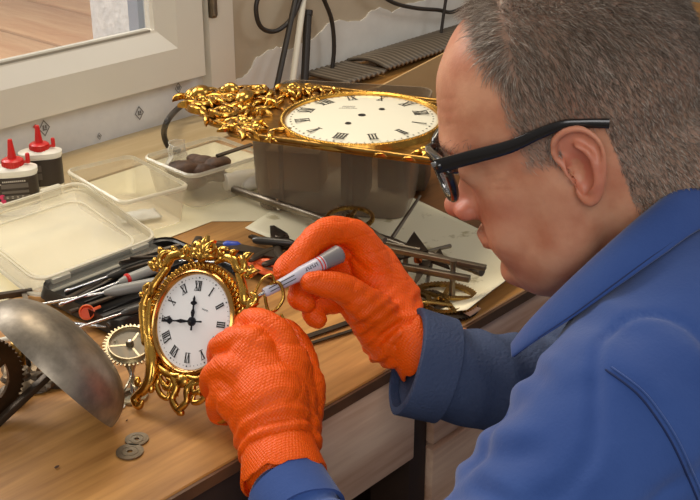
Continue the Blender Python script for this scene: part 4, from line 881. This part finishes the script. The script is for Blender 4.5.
# ears (left one visible), modelled rim, bowl and lobe
for s in (1, -1):
    E_ = HM@T((0, s*7.15, 0)); ya = s
    def eP(x, z, o_): return E_[:3, :3]@np.array([x-.25*o_, s*(o_), z])+E_[:3, 3]
    rim = [(1.0, .4, .4), (1.45, 1.4, .6), (1.2, 2.5, .85), (.2, 3.05, 1.1), (-1.0, 2.85, 1.35), (-1.7, 1.8, 1.5), (-1.75, .6, 1.4), (-1.3, -.8, 1.2), (-.7, -1.9, .9), (.1, -2.6, .75), (.65, -2.1, .5), (.7, -1.3, .35)]
    body.tube(smooth_path([eP(*p) for p in rim], 5), [.0026, .0028, .0030, .0030, .0030, .0030, .0029, .0030, .0038, .0044, .0036, .0028], 12, rnd=True)
    body.tube(smooth_path([eP(-.2, 1.8, .9), eP(-.8, 1.0, 1.15), eP(-.85, 0, 1.15), eP(-.5, -1.2, 1.2), eP(.1, -1.7, .9)], 5), [.0022, .0028, .0030, .0028, .0026], 10, rnd=True)
    body.tube(smooth_path([eP(.9, .9, .5), eP(1.0, .2, .8), eP(.8, -.7, .8), eP(.7, -1.2, .6)], 5), [.002, .0034, .0034, .002], 10, rnd=True)
    # back sheet of the ear
    sh = [eP(x, z, max(.15, o_-.45)) for x, z, o_ in rim]; cen2 = eP(-.3, .3, .25)
    rows = [[cen2*(1-k)+p*k for p in sh] for k in (.02, .35, .7, 1)]
    th_ = E_[:3, :3]@np.array([0, -s*.35, 0]); rows2 = [[q+th_ for q in r_] for r_ in rows]
    body.loft(rows+rows2[::-1])
# torso, arms and legs inside the clothes (one continuous body)
Ls = D(640, 415, .765); Rs = N7+(N7-Ls)*np.array([1, 1, .0])*.92+nrm(hf*[1, 1, 0])*.05+np.array([0, 0, -.03])
Le = D(405, 690, .715); Lw = D(288, 496, .835); Lk = D(262, 372, .895)
Re = D(575, 402, .99); Rw = D(424, 346, .972); Rk = D(350, 262, .985)
hipc = np.array([.10, -.62, -.34]); chest = N7*.72+hipc*.28+nrm(hf*[1, 1, 0])*.03
sd = nrm((Ls-Rs)*[1, 1, 0])
kneeL = np.array([-.07, -.13, -.33]); kneeR = np.array([.30, -.10, -.33]); ankL = np.array([-.05, -.16, -.78]); ankR = np.array([.30, -.14, -.78])
body.tube([N7, chest, hipc], [.07, .10, .11], 24, rnd=True)
for a_, e_2, w_2 in ((Ls, Le, Lw), (Rs, Re, Rw)):
    body.tube([N7, a_], [.055, .045], 16, rnd=True); body.tube([a_, e_2], [.045, .034], 16, rnd=True); body.tube([e_2, w_2], [.036, .025], 16, rnd=True)
for kn, an, s in ((kneeL, ankL, 1), (kneeR, ankR, -1)):
    hp_ = hipc+sd*.09*s; body.tube([hipc, hp_, kn], [.09, .075, .055], 16, rnd=True); body.tube([kn, an], [.055, .035], 16, rnd=True)
bme = remesh(body, .0019, 5, .5)
P = coords(bme); PH = toH(P)
ed = np.empty(len(bme.edges)*2, np.int32); bme.edges.foreach_get('vertices', ed); ed = ed.reshape(-1, 2)
wgt = np.ones(len(P)); hx, hy, hz = PH[:, 0], np.abs(PH[:, 1]), PH[:, 2]
wgt *= 1-np.clip(1.4*np.exp(-((hx+.2)/2.4)**2-((hz-.4)/3.8)**2)*(hy > 6.9), 0, 1)
wgt *= 1-.85*np.exp(-((hx-11.2)/2)**2-((hz+1.8)/2)**2); wgt *= 1-.8*np.exp(-((hx-10.3)/1.2)**2-((hz+5.2)/1.1)**2)
deg = np.bincount(ed.ravel(), minlength=len(P)).astype(float)
for it in range(40):
    acc = np.zeros_like(P)
    for c_ in range(3): acc[:, c_] = np.bincount(ed[:, 0], P[ed[:, 1], c_], len(P))+np.bincount(ed[:, 1], P[ed[:, 0], c_], len(P))
    P = P+(acc/deg[:, None]-P)*(.6*wgt)[:, None]
setco(bme, P); PH = toH(P); Nn = normals(bme)
near = (PH[:, 2] > -12) & (np.abs(PH[:, 0]) < 14) & (np.abs(PH[:, 1]) < 10)
# fine relief: eye socket, crow's feet, forehead lines, neck creases
d = np.zeros(len(P)); hx, hy, hz = PH[:, 0], np.abs(PH[:, 1]), PH[:, 2]
d += -.0012*np.exp(-((hz-2.4)/.5)**2-((hx-8.2)/1.6)**2-((hy-3.6)/2)**2)
d += .0030*np.exp(-((hx-7.2)/1.8)**2-((hy-5.2)/2)**2-((hz+.9)/1.4)**2)+.0034*np.exp(-((hx-7.6)/1.8)**2-((hy-4.4)/2)**2-((hz+4.2)/2.0)**2)+.0030*np.exp(-((hx-8.2)/1.6)**2-((hy-3.4)/1.6)**2-((hz+5.0)/1.8)**2)
d += .0045*np.exp(-((hx-3.2)/2.4)**2-((hy-5.6)/3)**2-((hz+6.6)/2.0)**2)-.0022*np.exp(-((hx-5.2)/1.6)**2-((hy-6.4)/2)**2-((hz+2.4)/2.4)**2)*near*(hy > 4.5)
d += -.0016*np.exp(-((hx-9.0-.35*(hz+4))/.35)**2-((hz+4.4)/1.5)**2)*(hy > 1.5)*(hy < 4.5)
for k in range(4): zc = .8+.45*(k-1.5)*(1+(7.2-hx)*.35); d += -.0005*np.exp(-((hz-zc+.2)/.13)**2-((hx-6.2)/1.0)**2)*(hy > 4)
for k in range(3): d += -.0004*np.exp(-((hz-(5.2+k*.9))/.16)**2)*(hx > 6.5)*(hy < 5)
for k in range(3): d += -.0007*np.exp(-((hz+.9*hx+9.5+k*1.5)/.25)**2)*(hx < 2.5)*(hx > -6)*(hz < -5)*(hz > -14)
d += near*.0007*nz(P, 38, 4)
d += -.0050*np.exp(-((hx-.15)/.75)**2-((hz+.35)/1.15)**2)*(hy > 7.0)*near
setco(bme, P+Nn*d[:, None])
hm_ = np.array([hairmask(*p) if q else -1 for p, q in zip(PH, near)])
at_ = bme.attributes.new('scalp', 'FLOAT', 'POINT'); at_.data.foreach_set('value', (np.clip(hm_/1.0+.25+.35*nz(P, 160, 2), 0, 1)*.85).astype(np.float32))
earm = np.exp(-((hx+.3)/2.2)**2-((hz-.3)/3.2)**2)*(hy > 7.4); nosem = np.exp(-((hx-11)/1.6)**2-((hz+2.2)/1.6)**2); chk = .25*np.exp(-((hx-7)/2)**2-((hz+2)/2)**2)
at_ = bme.attributes.new('ruddy', 'FLOAT', 'POINT'); at_.data.foreach_set('value', np.clip(earm*.8+nosem*.8+chk, 0, 1).astype(np.float32))
bvh = BVHTree.FromPolygons([Vector(p) for p in P+Nn*d[:, None]], [tuple(p.vertices) for p in bme.polygons])
hairP = (P+Nn*d[:, None]); hairN = Nn.copy(); hairH = PH.copy(); hairK = hm_.copy()
bme.materials.append(skin); rebase(bme, man); bo = link('body', bme, man, ang=180)
# hair: short strands
M_hair = bpy.data.materials.new('grey_brown_hair'); M_hair.use_nodes = True; N_ = M_hair.node_tree.nodes; L2 = M_hair.node_tree.links; b_ = N_['Principled BSDF']
at = N_.new('ShaderNodeAttribute'); at.attribute_name = 'tone'; rr_ = N_.new('ShaderNodeValToRGB'); rr_.color_ramp.elements[0].color = lin((70, 56, 46)); rr_.color_ramp.elements[1].color = lin((205, 192, 176)); e2 = rr_.color_ramp.elements.new(.5); e2.color = lin((120, 102, 86)); L2.new(at.outputs['Fac'], rr_.inputs[0]); L2.new(rr_.outputs[0], b_.inputs['Base Color']); b_.inputs['Roughness'].default_value = .42
cand = np.where(hairK > -.15)[0]; pick = rng.choice(cand, 44000)
vs = []; fs = []; tones = []
for i in pick:
    k = hairK[i]
    if rng.random() > min(1, (k+.15)/.9+.12): continue
    x, y, z = hairH[i]; y0 = y
    if rng.random() < .45*(z < 3)*(x > 1.5): continue
    p = hairP[i]+(rng.random(3)-.5)*.0022; n_ = hairN[i]
    topness = min(1, max(0, (z-4)/6)); L_ = (.0055+.009*topness)*(.6+.7*rng.random())
    flow = np.array([.55*topness-.45*(1-topness), .25*np.sign(y), -.75*(1-topness)]) if x > 2 else np.array([-.25, .1*np.sign(y), -.9+.5*topness])
    fw = HM[:3, :3]@flow*100; fw = nrm(fw-n_*np.dot(fw, n_)+1e-6); side = nrm(np.cross(fw, n_)); j = rng.normal(0, .38, 3)
    d1 = nrm(fw*.8+n_*(.45+.35*topness)+j*.5); d2 = nrm(fw*1.0+n_*.12+j*.55); w_ = .00014*(.8+.5*rng.random())
    a = p; b = p+d1*L_*.5; c = b+d2*L_*.5; base_i = len(vs)
    up_ = nrm(np.cross(d1, side))
    for q, ww in ((a, w_), (b, w_*.85)): vs += [q-side*ww, q+side*ww, q+up_*ww*1.4]
    vs.append(c)
    o_ = base_i
    fs += [(o_, o_+1, o_+4, o_+3), (o_+1, o_+2, o_+5, o_+4), (o_+2, o_, o_+3, o_+5), (o_+3, o_+4, o_+6), (o_+4, o_+5, o_+6), (o_+5, o_+3, o_+6)]
    g_ = .46+.25*min(1, max(0, (x+1)/7))+.10*(z < 3); tn = float(np.clip(rng.normal(g_, .23), 0, 1)); tones += [tn]*7
hme = bpy.data.meshes.new('hair'); hme.from_pydata([list(v-BASE[man.name]['_base']) for v in vs], [], fs); a_ = hme.attributes.new('tone', 'FLOAT', 'POINT'); a_.data.foreach_set('value', np.array(tones, np.float32)); hme.materials.append(M_hair)
ho = link('hair', hme, man, ang=180); ho['label'] = 'short greying brown hair'
# eyebrow
vs = []; fs = []
m = MB()
for k in range(110):
    t = rng.random(); y = 1.4+4.4*t; base_p = Vector(H(13, y, 3.6-.0*t+rng.normal(0, .22))); dr = Vector(-hf)
    hit = bvh.ray_cast(base_p, dr)
    if hit[0] is None: continue
    a = np.array(hit[0]); dd = nrm(hf*.3+hl*.8+hu*(.3-.6*t)+rng.normal(0, .2, 3)); m.tube([a, a+dd*.006], [.0001, .00004], 4)
eb = m.build('eyebrow', M_hair, man)

# --- coverall
cov = MB()
cov.tube(smooth_path([N7+np.array([0, 0, -.03]), chest, hipc], 8), [.105, .135, .150, .150, .150], 48, rnd=True)
def ellsweep(A, B, ra, rb, n=18): # fat rounded link
    cov.tube([A, B], [ra, rb], 32, rnd=True)
cov.tube(smooth_path([N7+sd*.02+np.array([0, 0, -.025]), (N7+Ls)/2+np.array([0, 0, .0]), Ls], 6), [.080, .080, .074], 36, rnd=True)
cov.tube(smooth_path([N7-sd*.02+np.array([0, 0, -.025]), (N7+Rs)/2, Rs], 6), [.080, .080, .074], 36, rnd=True)
cov.tube(smooth_path([chest+sd*.10+np.array([0, 0, .02]), Ls+(chest-Ls)*.35], 4), [.10, .085], 32, rnd=True)
cov.tube(smooth_path([chest-sd*.10+np.array([0, 0, .02]), Rs+(chest-Rs)*.35], 4), [.10, .085], 32, rnd=True)
# left sleeve
cov.tube(smooth_path([Ls, Ls*.5+Le*.5+R*.004, Le], 8), [.076, .070, .062, .058], 36, rnd=True)
cov.tube(smooth_path([Le, Le*.5+Lw*.5, Lw+(Lw-Lk)*.02], 8), [.056, .044, .033, .029], 36, rnd=True)
# right sleeve with wide cuff
Rc = D(413, 362, .962)
cov.tube(smooth_path([Rs, Rs*.5+Re*.5, Re], 8), [.074, .068, .062], 36, rnd=True)
cov.tube(smooth_path([Re, Re*.55+Rc*.45, Rc], 8), [.058, .049, .043, .042], 36)
for kn, an, s in ((kneeL, ankL, 1), (kneeR, ankR, -1)):
    hp_ = hipc+sd*.09*s; cov.tube([hipc, hp_, kn], [.13, .10, .078], 24, rnd=True); cov.tube([kn, an], [.078, .065, .060], 24, rnd=True)
cme = remesh(cov, .0038, 14, .5)
P = coords(cme); Nn = normals(cme)
def segdist(P, A, B):
    v = B-A; t = np.clip(((P-A)@v)/(v@v), 0, 1); return np.linalg.norm(P-(A+t[:, None]*v), axis=1), t
d = .006*nz(P, 7, 1)+.0026*nz(P, 18, 3)-.0030*np.exp(-(nz(P+.03*np.stack([nz(P, 9, 21)]*3, 1), 8, 31)/.045)**2)
# folds: ridges that ring the sleeves and fan out from the armpit
def folds(A, B, n, amp, width, ph=0, tw=0.0):
    global d
    ds, t = segdist(P, A, B); L_ = np.linalg.norm(B-A); v = nrm(B-A)
    wob = .35*nz(P, 12, 9+ph); x = t*n*2*PI+wob*9+ph+tw*(P@sd)*20
    d += amp*(np.abs(np.sin(x))**1.5*-1+.4)*np.exp(-(ds/width)**4)*np.clip(t*6, 0, 1)*np.clip((1-t)*6, 0, 1)
folds(Ls*.6+Le*.4, Le, 1.6, .0035, .10, .5, 1.2); folds(Le, Lw, 4, .004, .09); folds(Re, Rc, 1.5, .0032, .09, 1.2, 1.5)
arm = D(560, 440, .74)
for k, (a, b, am) in enumerate([((470, 405), (560, 380), .006), ((478, 440), (590, 430), .006), ((520, 350), (600, 372), .004), ((560, 500), (660, 470), .004), ((455, 470), (540, 470), .005), ((600, 300), (690, 330), .003), ((620, 400), (690, 380), .003)]):
    A_ = D(*a, .80); B_ = D(*b, .76)
    # distance measured in the plane across the view of the cloth, limited to nearby cloth
    v = nrm(B_-A_); rel = P-A_; al = rel@v; L_ = np.linalg.norm(B_-A_); perp = rel-np.outer(al, v); dn = perp@U+.25*perp@R
    dist_ok = np.exp(-(np.linalg.norm(perp, axis=1)/.10)**4); env = np.clip(al/L_*4, 0, 1)*np.clip((1-al/L_)*4, 0, 1)
    d += .55*am*np.exp(-(dn/.007)**2)*env*dist_ok-am*.6*np.exp(-((dn+.013)/.007)**2)*env*dist_ok
setco(cme, P+Nn*d[:, None]); P = coords(cme)
# keep the sleeves' ends: cuffs are separate rings
cme.materials.append(M_cov); cme.materials.append(M_covshade)
dr_, tr_ = segdist(P, Re, Rc)
cbvh = BVHTree.FromPolygons([Vector(p) for p in P], [tuple(p.vertices) for p in cme.polygons])
vr = dr_ < .075; mi = []
for p in cme.polygons:
    c_ = P[p.vertices[0]]; i0 = p.vertices[0]; mi.append(1 if (vr[i0] and tr_[i0] > .12) else 0)
cme.polygons.foreach_set('material_index', mi)
def onsurf(x, y, bv, lift=.0):
    h_ = bv.ray_cast(Vector(C), Vector(ray(x, y)).normalized(), 3.0)
    return None if h_[0] is None else np.array(h_[0])+np.array(h_[1])*lift
seams = []
for pl in ([(606, 370), (636, 393), (656, 418), (672, 444), (686, 474), (697, 500), (704, 520)], ):
    q = [onsurf(v_[0], v_[1], cbvh, .0008) for v_ in smooth_path(pl, 8)]; seams.append([p for p in q if p is not None])
rebase(cme, man); co = link('coverall', cme, man, ang=180); co['label'] = 'royal blue long-sleeved work coverall'
for q in seams:
    if len(q) > 2: m = MB(); m.tube(q, .0007, 6); sm_ = m.build('seam', M_seam, co)
    if len(q) > 2: m = MB(); m.tube([p+nrm(C-p)*.0012+R*.0035+U*.0015 for p in q], .0008, 6, flat=.8); m.build('piping', M_cov, co)
# right cuff band and left cuff band
def cuff(c, ax_, r0, r1, L_, mt, lab):
    m = MB(); m.lathe([(r0, 0), (r0+.002, .001), (r1, L_), (r1-.003, L_), (r0-.004, .002), (r0-.004, 0), (r0, 0)], 40, zframe(c, ax_), caps=False)
    m2 = np.array(m.v); m.v = (m2+(.0022*nz(m2, 28, 5))[:, None]*nrm(U)).tolist(); o = m.build('cuff', mt, co); o['label'] = lab
cuff(Rc+nrm(Rc-Re)*.006, Re-Rc, .0440, .0448, .034, M_covshade, 'wide cuff of the blue cloth, shade put into its colour'); cuff(Lw+nrm(Lk-Lw)*.004, Le-Lw, .0300, .0325, .03, M_covdark, 'blue cuff of the left sleeve')
# collar
def pt(L): return [D(x, y, t) for x, y, t in L]
upper = smooth_path(pt([(760, 132, .90), (700, 168, .835), (650, 207, .805), (604, 248, .795), (562, 288, .800), (530, 322, .815), (513, 345, .83)]), 8)
lower = smooth_path(pt([(800, 190, .86), (712, 224, .80), (660, 258, .775), (612, 292, .765), (575, 318, .772), (540, 340, .790), (514, 358, .815)]), 8)
inner = smooth_path(pt([(770, 170, .95), (705, 196, .875), (655, 232, .845), (610, 270, .835), (570, 305, .84), (536, 335, .845), (515, 356, .845)]), 8)
rows = []
for a, b, c_ in zip(inner, upper, lower):
    nn_ = nrm(C-(b+c_)/2); rows.append([a, b*.5+a*.5+nn_*.004, b+nn_*.003, b*.75+c_*.25+nn_*.007, (b+c_)/2+nn_*.007, b*.25+c_*.75+nn_*.004, c_])
m = MB(); m.loft(rows, closed=False); col_o = m.build('collar', M_covdark, co, ang=180); sfm = col_o.modifiers.new('s', 'SOLIDIFY'); sfm.thickness = .0028; sfm.offset = -1; sb_ = col_o.modifiers.new('b', 'SUBSURF'); sb_.levels = 1; sb_.render_levels = 1
m = MB(); m.tube([(b*.12+c_*.88)+nrm(C-c_)*.0045 for b, c_ in zip(upper, lower)], .0006, 6); m.build('stitching', M_seam, col_o)

# --- gloves
def glove(name, digits, palm, cuffr, wrist, kn, extra=None, vox=.0010, seed=1):
    g = MB()
    for pts, rad in digits: 
        g.tube(smooth_path(pts, 5), rad, 18, rnd=True)
    for a, b, ra, rb in palm: g.tube([a, b], [ra, rb], 24, rnd=True)
    me = remesh(g, vox, 16, .5); P = coords(me); Nn = normals(me); d = .0013*nz(P, 45, seed)+.0006*nz(P, 110, seed+3)-.0004*np.exp(-(nz(P*np.array([1, 1, 1.8]), 30, seed+7)/.07)**2)
    v = nrm(kn-wrist); al = (P-wrist)@v; L_ = np.linalg.norm(kn-wrist)
    d += .0016*np.sin(al*520+4*nz(P, 30, seed+1))*np.exp(-((al-.012)/.020)**2)
    if extra is not None: d += extra(P)
    setco(me, P+Nn*d[:, None]); me.materials.append(glv)
    P2 = coords(me); bv = BVHTree.FromPolygons([Vector(p) for p in P2], [tuple(p.vertices) for p in me.polygons]); rebase(me, man); o = link(name, me, man, ang=180)
    m = MB(); Mz = zframe(wrist, v); rr0 = cuffr; m.lathe([(rr0*1.10, -.014), (rr0*1.12, -.012), (rr0*1.0, .004), (rr0*.96, .016), (rr0*.85, .02), (rr0*.9, 0), (rr0*1.05, -.014), (rr0*1.10, -.014)], 40, Mz, caps=False)
    vv = np.array(m.v); ang_ = np.arctan2((vv-wrist)@Mz[:3, 1], (vv-wrist)@Mz[:3, 0]); m.v = (vv+((.0014*np.sin(ang_*7)+.001*np.sin(ang_*13+1))[:, None])*v).tolist()
    c_ = m.build('glove_cuff', glv, o); return o, bv
# right hand, holding the marker
def Dp(L): return [D(x, y, t) for x, y, t in L]
rh = [
 (Dp([(392, 300, 1.000), (362, 240, .985), (326, 232, .965), (299, 258, .948), (289, 272, .945)]), [.0150, .0135, .0122, .0110, .0090]),       # index
 (Dp([(398, 300, 1.010), (352, 250, 1.005), (312, 252, .985), (286, 268, .965), (283, 276, .958)]), [.0145, .0120, .0108, .0098, .0082]),      # middle
 (Dp([(400, 305, 1.015), (352, 272, 1.010), (312, 284, .985), (298, 297, .965), (306, 303, .960)]), [.0145, .0120, .0104, .0096, .0085]),      # ring
 (Dp([(405, 318, 1.015), (362, 298, 1.010), (326, 305, .985), (312, 313, .970), (318, 320, .968)]), [.0140, .0110, .0096, .0088, .0076]),      # little
 (Dp([(404, 335, .985), (376, 312, .962), (346, 290, .945), (323, 284, .935), (311, 282, .930)]), [.0150, .0165, .0132, .0112, .0088])]        # thumb
rp = [(D(440, 353, .970), D(405, 338, .978), .022, .024), (D(422, 347, .972), D(380, 312, .995), .022, .028), (D(395, 318, 1.0), D(368, 262, 1.0), .027, .017), (D(402, 340, .980), D(385, 325, .985), .028, .027), (D(385, 330, .985), D(366, 308, .968), .025, .018), (D(395, 300, 1.005), D(378, 262, 1.0), .024, .016), (D(388, 340, 1.0), D(360, 310, 1.0), .024, .016)]
def rex(P):
    a = D(372, 318, .97); rel = P-a; r_ = np.linalg.norm(rel, axis=1); return .0016*np.sin((rel@nrm(cv(.55, -.83, 0)))*620+3*nz(P, 25, 8))*np.exp(-(r_/.026)**2)
gR, bvR = glove('glove', rh, rp, .0262, D(419, 347, .974), Rk, rex, seed=2); gR['label'] = 'orange textured glove on the right hand, pinching the marker'
# left hand gripping the clock, back of the hand toward us
lh = [
 (Dp([(285, 425, .880), (284, 345, .892), (254, 322, .905), (240, 334, .930), (236, 346, .945)]), [.0150, .0130, .0118, .0105, .0085]),       # index
 (Dp([(270, 425, .872), (258, 348, .880), (226, 345, .895), (219, 362, .925), (222, 372, .945)]), [.0150, .0130, .0116, .0104, .0085]),       # middle
 (Dp([(258, 425, .870), (238, 372, .872), (216, 374, .888), (213, 388, .915), (219, 396, .935)]), [.0145, .0128, .0112, .0100, .0082]),       # ring
 (Dp([(258, 430, .872), (234, 396, .872), (219, 402, .886), (219, 412, .908), (226, 416, .925)]), [.0140, .0118, .0102, .0092, .0076]),       # little
 (Dp([(296, 420, .890), (305, 385, .905), (300, 352, .925), (289, 334, .945), (276, 326, .955)]), [.0150, .0145, .0125, .0108, .0086])]       # thumb behind
lp = [(D(281, 478, .848), D(270, 400, .872), .026, .031), (D(262, 395, .872), D(252, 350, .888), .026, .020), (D(240, 400, .876), D(226, 372, .890), .020, .016), (D(270, 360, .892), D(240, 345, .905), .020, .018), (D(268, 440, .868), D(250, 370, .880), .026, .020), (D(288, 440, .872), D(286, 365, .890), .026, .020), (D(262, 430, .868), D(240, 392, .878), .022, .018), (D(300, 425, .885), D(304, 385, .900), .018, .018)]
gL, bvL = glove('glove', lh, lp, .0290, D(281, 463, .850), Lk, None, seed=6); gL['label'] = 'orange textured glove on the left hand, back of the hand up'

# marker pen
pn = thing('marker_pen', 'pale lilac marker with grey end and red rings, held in the right glove', 'pen', (0, 0, 0), world=False)
A_ = D(341, 253, .950); B_ = D(264, 293, .917); L_ = np.linalg.norm(B_-A_); Q = np.array([[0, 0, 1, 0], [0, 1, 0, 0], [-1, 0, 0, 0], [0, 0, 0, 1.]])
m = MB(); m.lathe([(.0062, 0), (.0078, .002), (.0070, .014), (.0066, .0185)], 24, Q); m.build('end_plug', M_pencap, pn)
m = MB(); m.lathe([(.0063, .0185), (.0060, .040), (.0050, .046), (.0044, .056), (.0040, L_-.002), (.0034, L_)], 24, Q); m.build('barrel', M_pen, pn)
for x in (.0195, .0225): MB().lathe([(.00645, x), (.00645, x+.0012)], 24, Q).build('red_ring', M_redp, pn)
m = MB(); m.lathe([(.0016, L_), (.0012, L_+.006), (.0006, L_+.008)], 12, Q); m.build('tip', M_bright, pn)
m = MB(); 
for s in (1, -1): m.tube([(.048, .0015*s, .0046), (L_-.004, .0014*s, .0040)], .0004, 6)
m.build('groove', M_dkgrey, pn)
m = MB()
for k in range(6):
    x = .0265+k*.0021; Z_ = .0066
    m.box((x, -.0010, Z_), (.0004, .0028, .0003)); 
    if k % 2: m.box((x+.0006, -.0002, Z_), (.0014, .0004, .0003))
    else: m.box((x+.0006, -.0020, Z_), (.0014, .0004, .0003))
m.build('lettering', M_bluesteel, pn, smooth=False)
up_p = nrm(C-(A_+B_)/2); seto(pn, frame(A_, B_-A_, up_p))

# --- glasses
gl = thing('eyeglasses', 'black thick-framed spectacles worn by the man', 'glasses', (0, 0, 0))
fx, fy0 = 11.6, 0
def lensring(s, k=1.0):
    pts = [(1.0, 1.6), (1.9, 2.25), (3.6, 2.45), (5.6, 2.35), (6.6, 1.9), (6.75, .6), (6.3, -1.0), (5.2, -2.1), (3.6, -2.4), (2.0, -1.9), (1.15, -.4)]
    cy, cz = 3.9, .1; pts = [(cy+(y-cy)*k, cz+(z-cz)*k*.76) for y, z in pts]
    def bow(y): return fx-.055*y*y*.55-.16*abs(y)
    return [H(bow(y)-.10*(2-z)*.5, s*y, z+1.55) for y, z in pts]
def cat_loop(P, n=6):
    out = []; L_ = len(P)
    for i in range(L_):
        a, b, c_, d_ = P[i-1], P[i], P[(i+1) % L_], P[(i+2) % L_]
        for k in range(n):
            t = k/n; out.append(.5*((2*b)+(c_-a)*t+(2*a-5*b+4*c_-d_)*t*t+(3*b-3*c_+d_-a)*t**3))
    return out
m = MB()
for s in (1, -1):
    m.tube(cat_loop(lensring(s)), .0033, 10, loop=True, up=tuple(hu))
m.tube(smooth_path([lensring(1)[0], H(fx+.1, 0, 3.0), lensring(-1)[0]], 6), .0028, 10)
for s in (1, -1): a = lensring(s)[4]; m.tube([lensring(s)[3], a, H(9.3, s*7.35, 3.25)], [.0030, .0042, .0040], 10, rnd=True)
m.build('front_frame', M_frameb, gl)
for s in (1, -1):
    loop = cat_loop(lensring(s, .96)); cm = sum(loop)/len(loop); mm = MB(); mm.loft([[cm+(p-cm)*k+hf*.0015*(1-k*k) for p in loop] for k in (.02, .5, 1)], caps=False); lo_ = mm.build('lens', M_lens, gl); lo_.modifiers.new('s', 'SOLIDIFY').thickness = .0012
    pts = [(9.6, 7.4, 3.25), (7.0, 7.7, 3.2), (4.0, 7.85, 3.1), (1.8, 7.95, 3.35), (.0, 8.05, 3.45), (-1.4, 8.0, 3.1), (-3.0, 7.9, 2.5)]
    P_ = smooth_path([H(x, s*y, z) for x, y, z in pts], 6); m = MB(); rings = []
    for i, p in enumerate(P_):
        t = i/(len(P_)-1); h_ = np.interp(t, [0, .25, .55, .8, 1], [.0088, .0084, .0064, .0052, .0058])*1.22; w_ = .0019
        tn_ = nrm(P_[min(len(P_)-1, i+1)]-P_[max(0, i-1)]); u_ = nrm(hu-tn_*np.dot(hu, tn_)); l_ = np.cross(tn_, u_)
        rings.append([p+u_*h_*.5*math.copysign(abs(math.sin(a))**.6, math.sin(a))+l_*w_*math.copysign(abs(math.cos(a))**.6, math.cos(a)) for a in np.arange(14)*2*PI/14])
    m.loft(rings); m.build('temple', M_frameb, gl)
    m = MB(); m.box((0, 0, 0), (.004, .0012, .0035), frame(H(9.6, s*7.6, 3.5), hf, hu), bev=.0004); m.build('hinge_plate', M_bright, gl)
# boots and stool (below the picture, carrying the man)
for an, s in ((ankL, 'left'), (ankR, 'right')):
    m = MB(); m.tube([an+[0, 0, .02], an+[0, .0, -.03]], .045, 16, rnd=True); m.tube([an+[0, -.02, -.035], an+[-.02, .13, -.038]], [.038, .034], 16, rnd=True); m.build('boot', M_boot, man)
st = thing('work_stool', 'dark round stool under the seated man', 'stool', (hipc[0], hipc[1], -.85))
m = MB(); m.lathe([(.16, -.53+.0), (.17, -.52), (.17, -.50), (.16, -.49)], 32, T((hipc[0], hipc[1], 0))); m.build('seat', M_black, st)
for k in range(4):
    a = k*PI/2+.4; m = MB(); m.tube([(hipc[0]+.11*math.cos(a), hipc[1]+.11*math.sin(a), -.53), (hipc[0]+.17*math.cos(a), hipc[1]+.17*math.sin(a), -.85)], .012, 10); m.build('leg', M_iron, st)
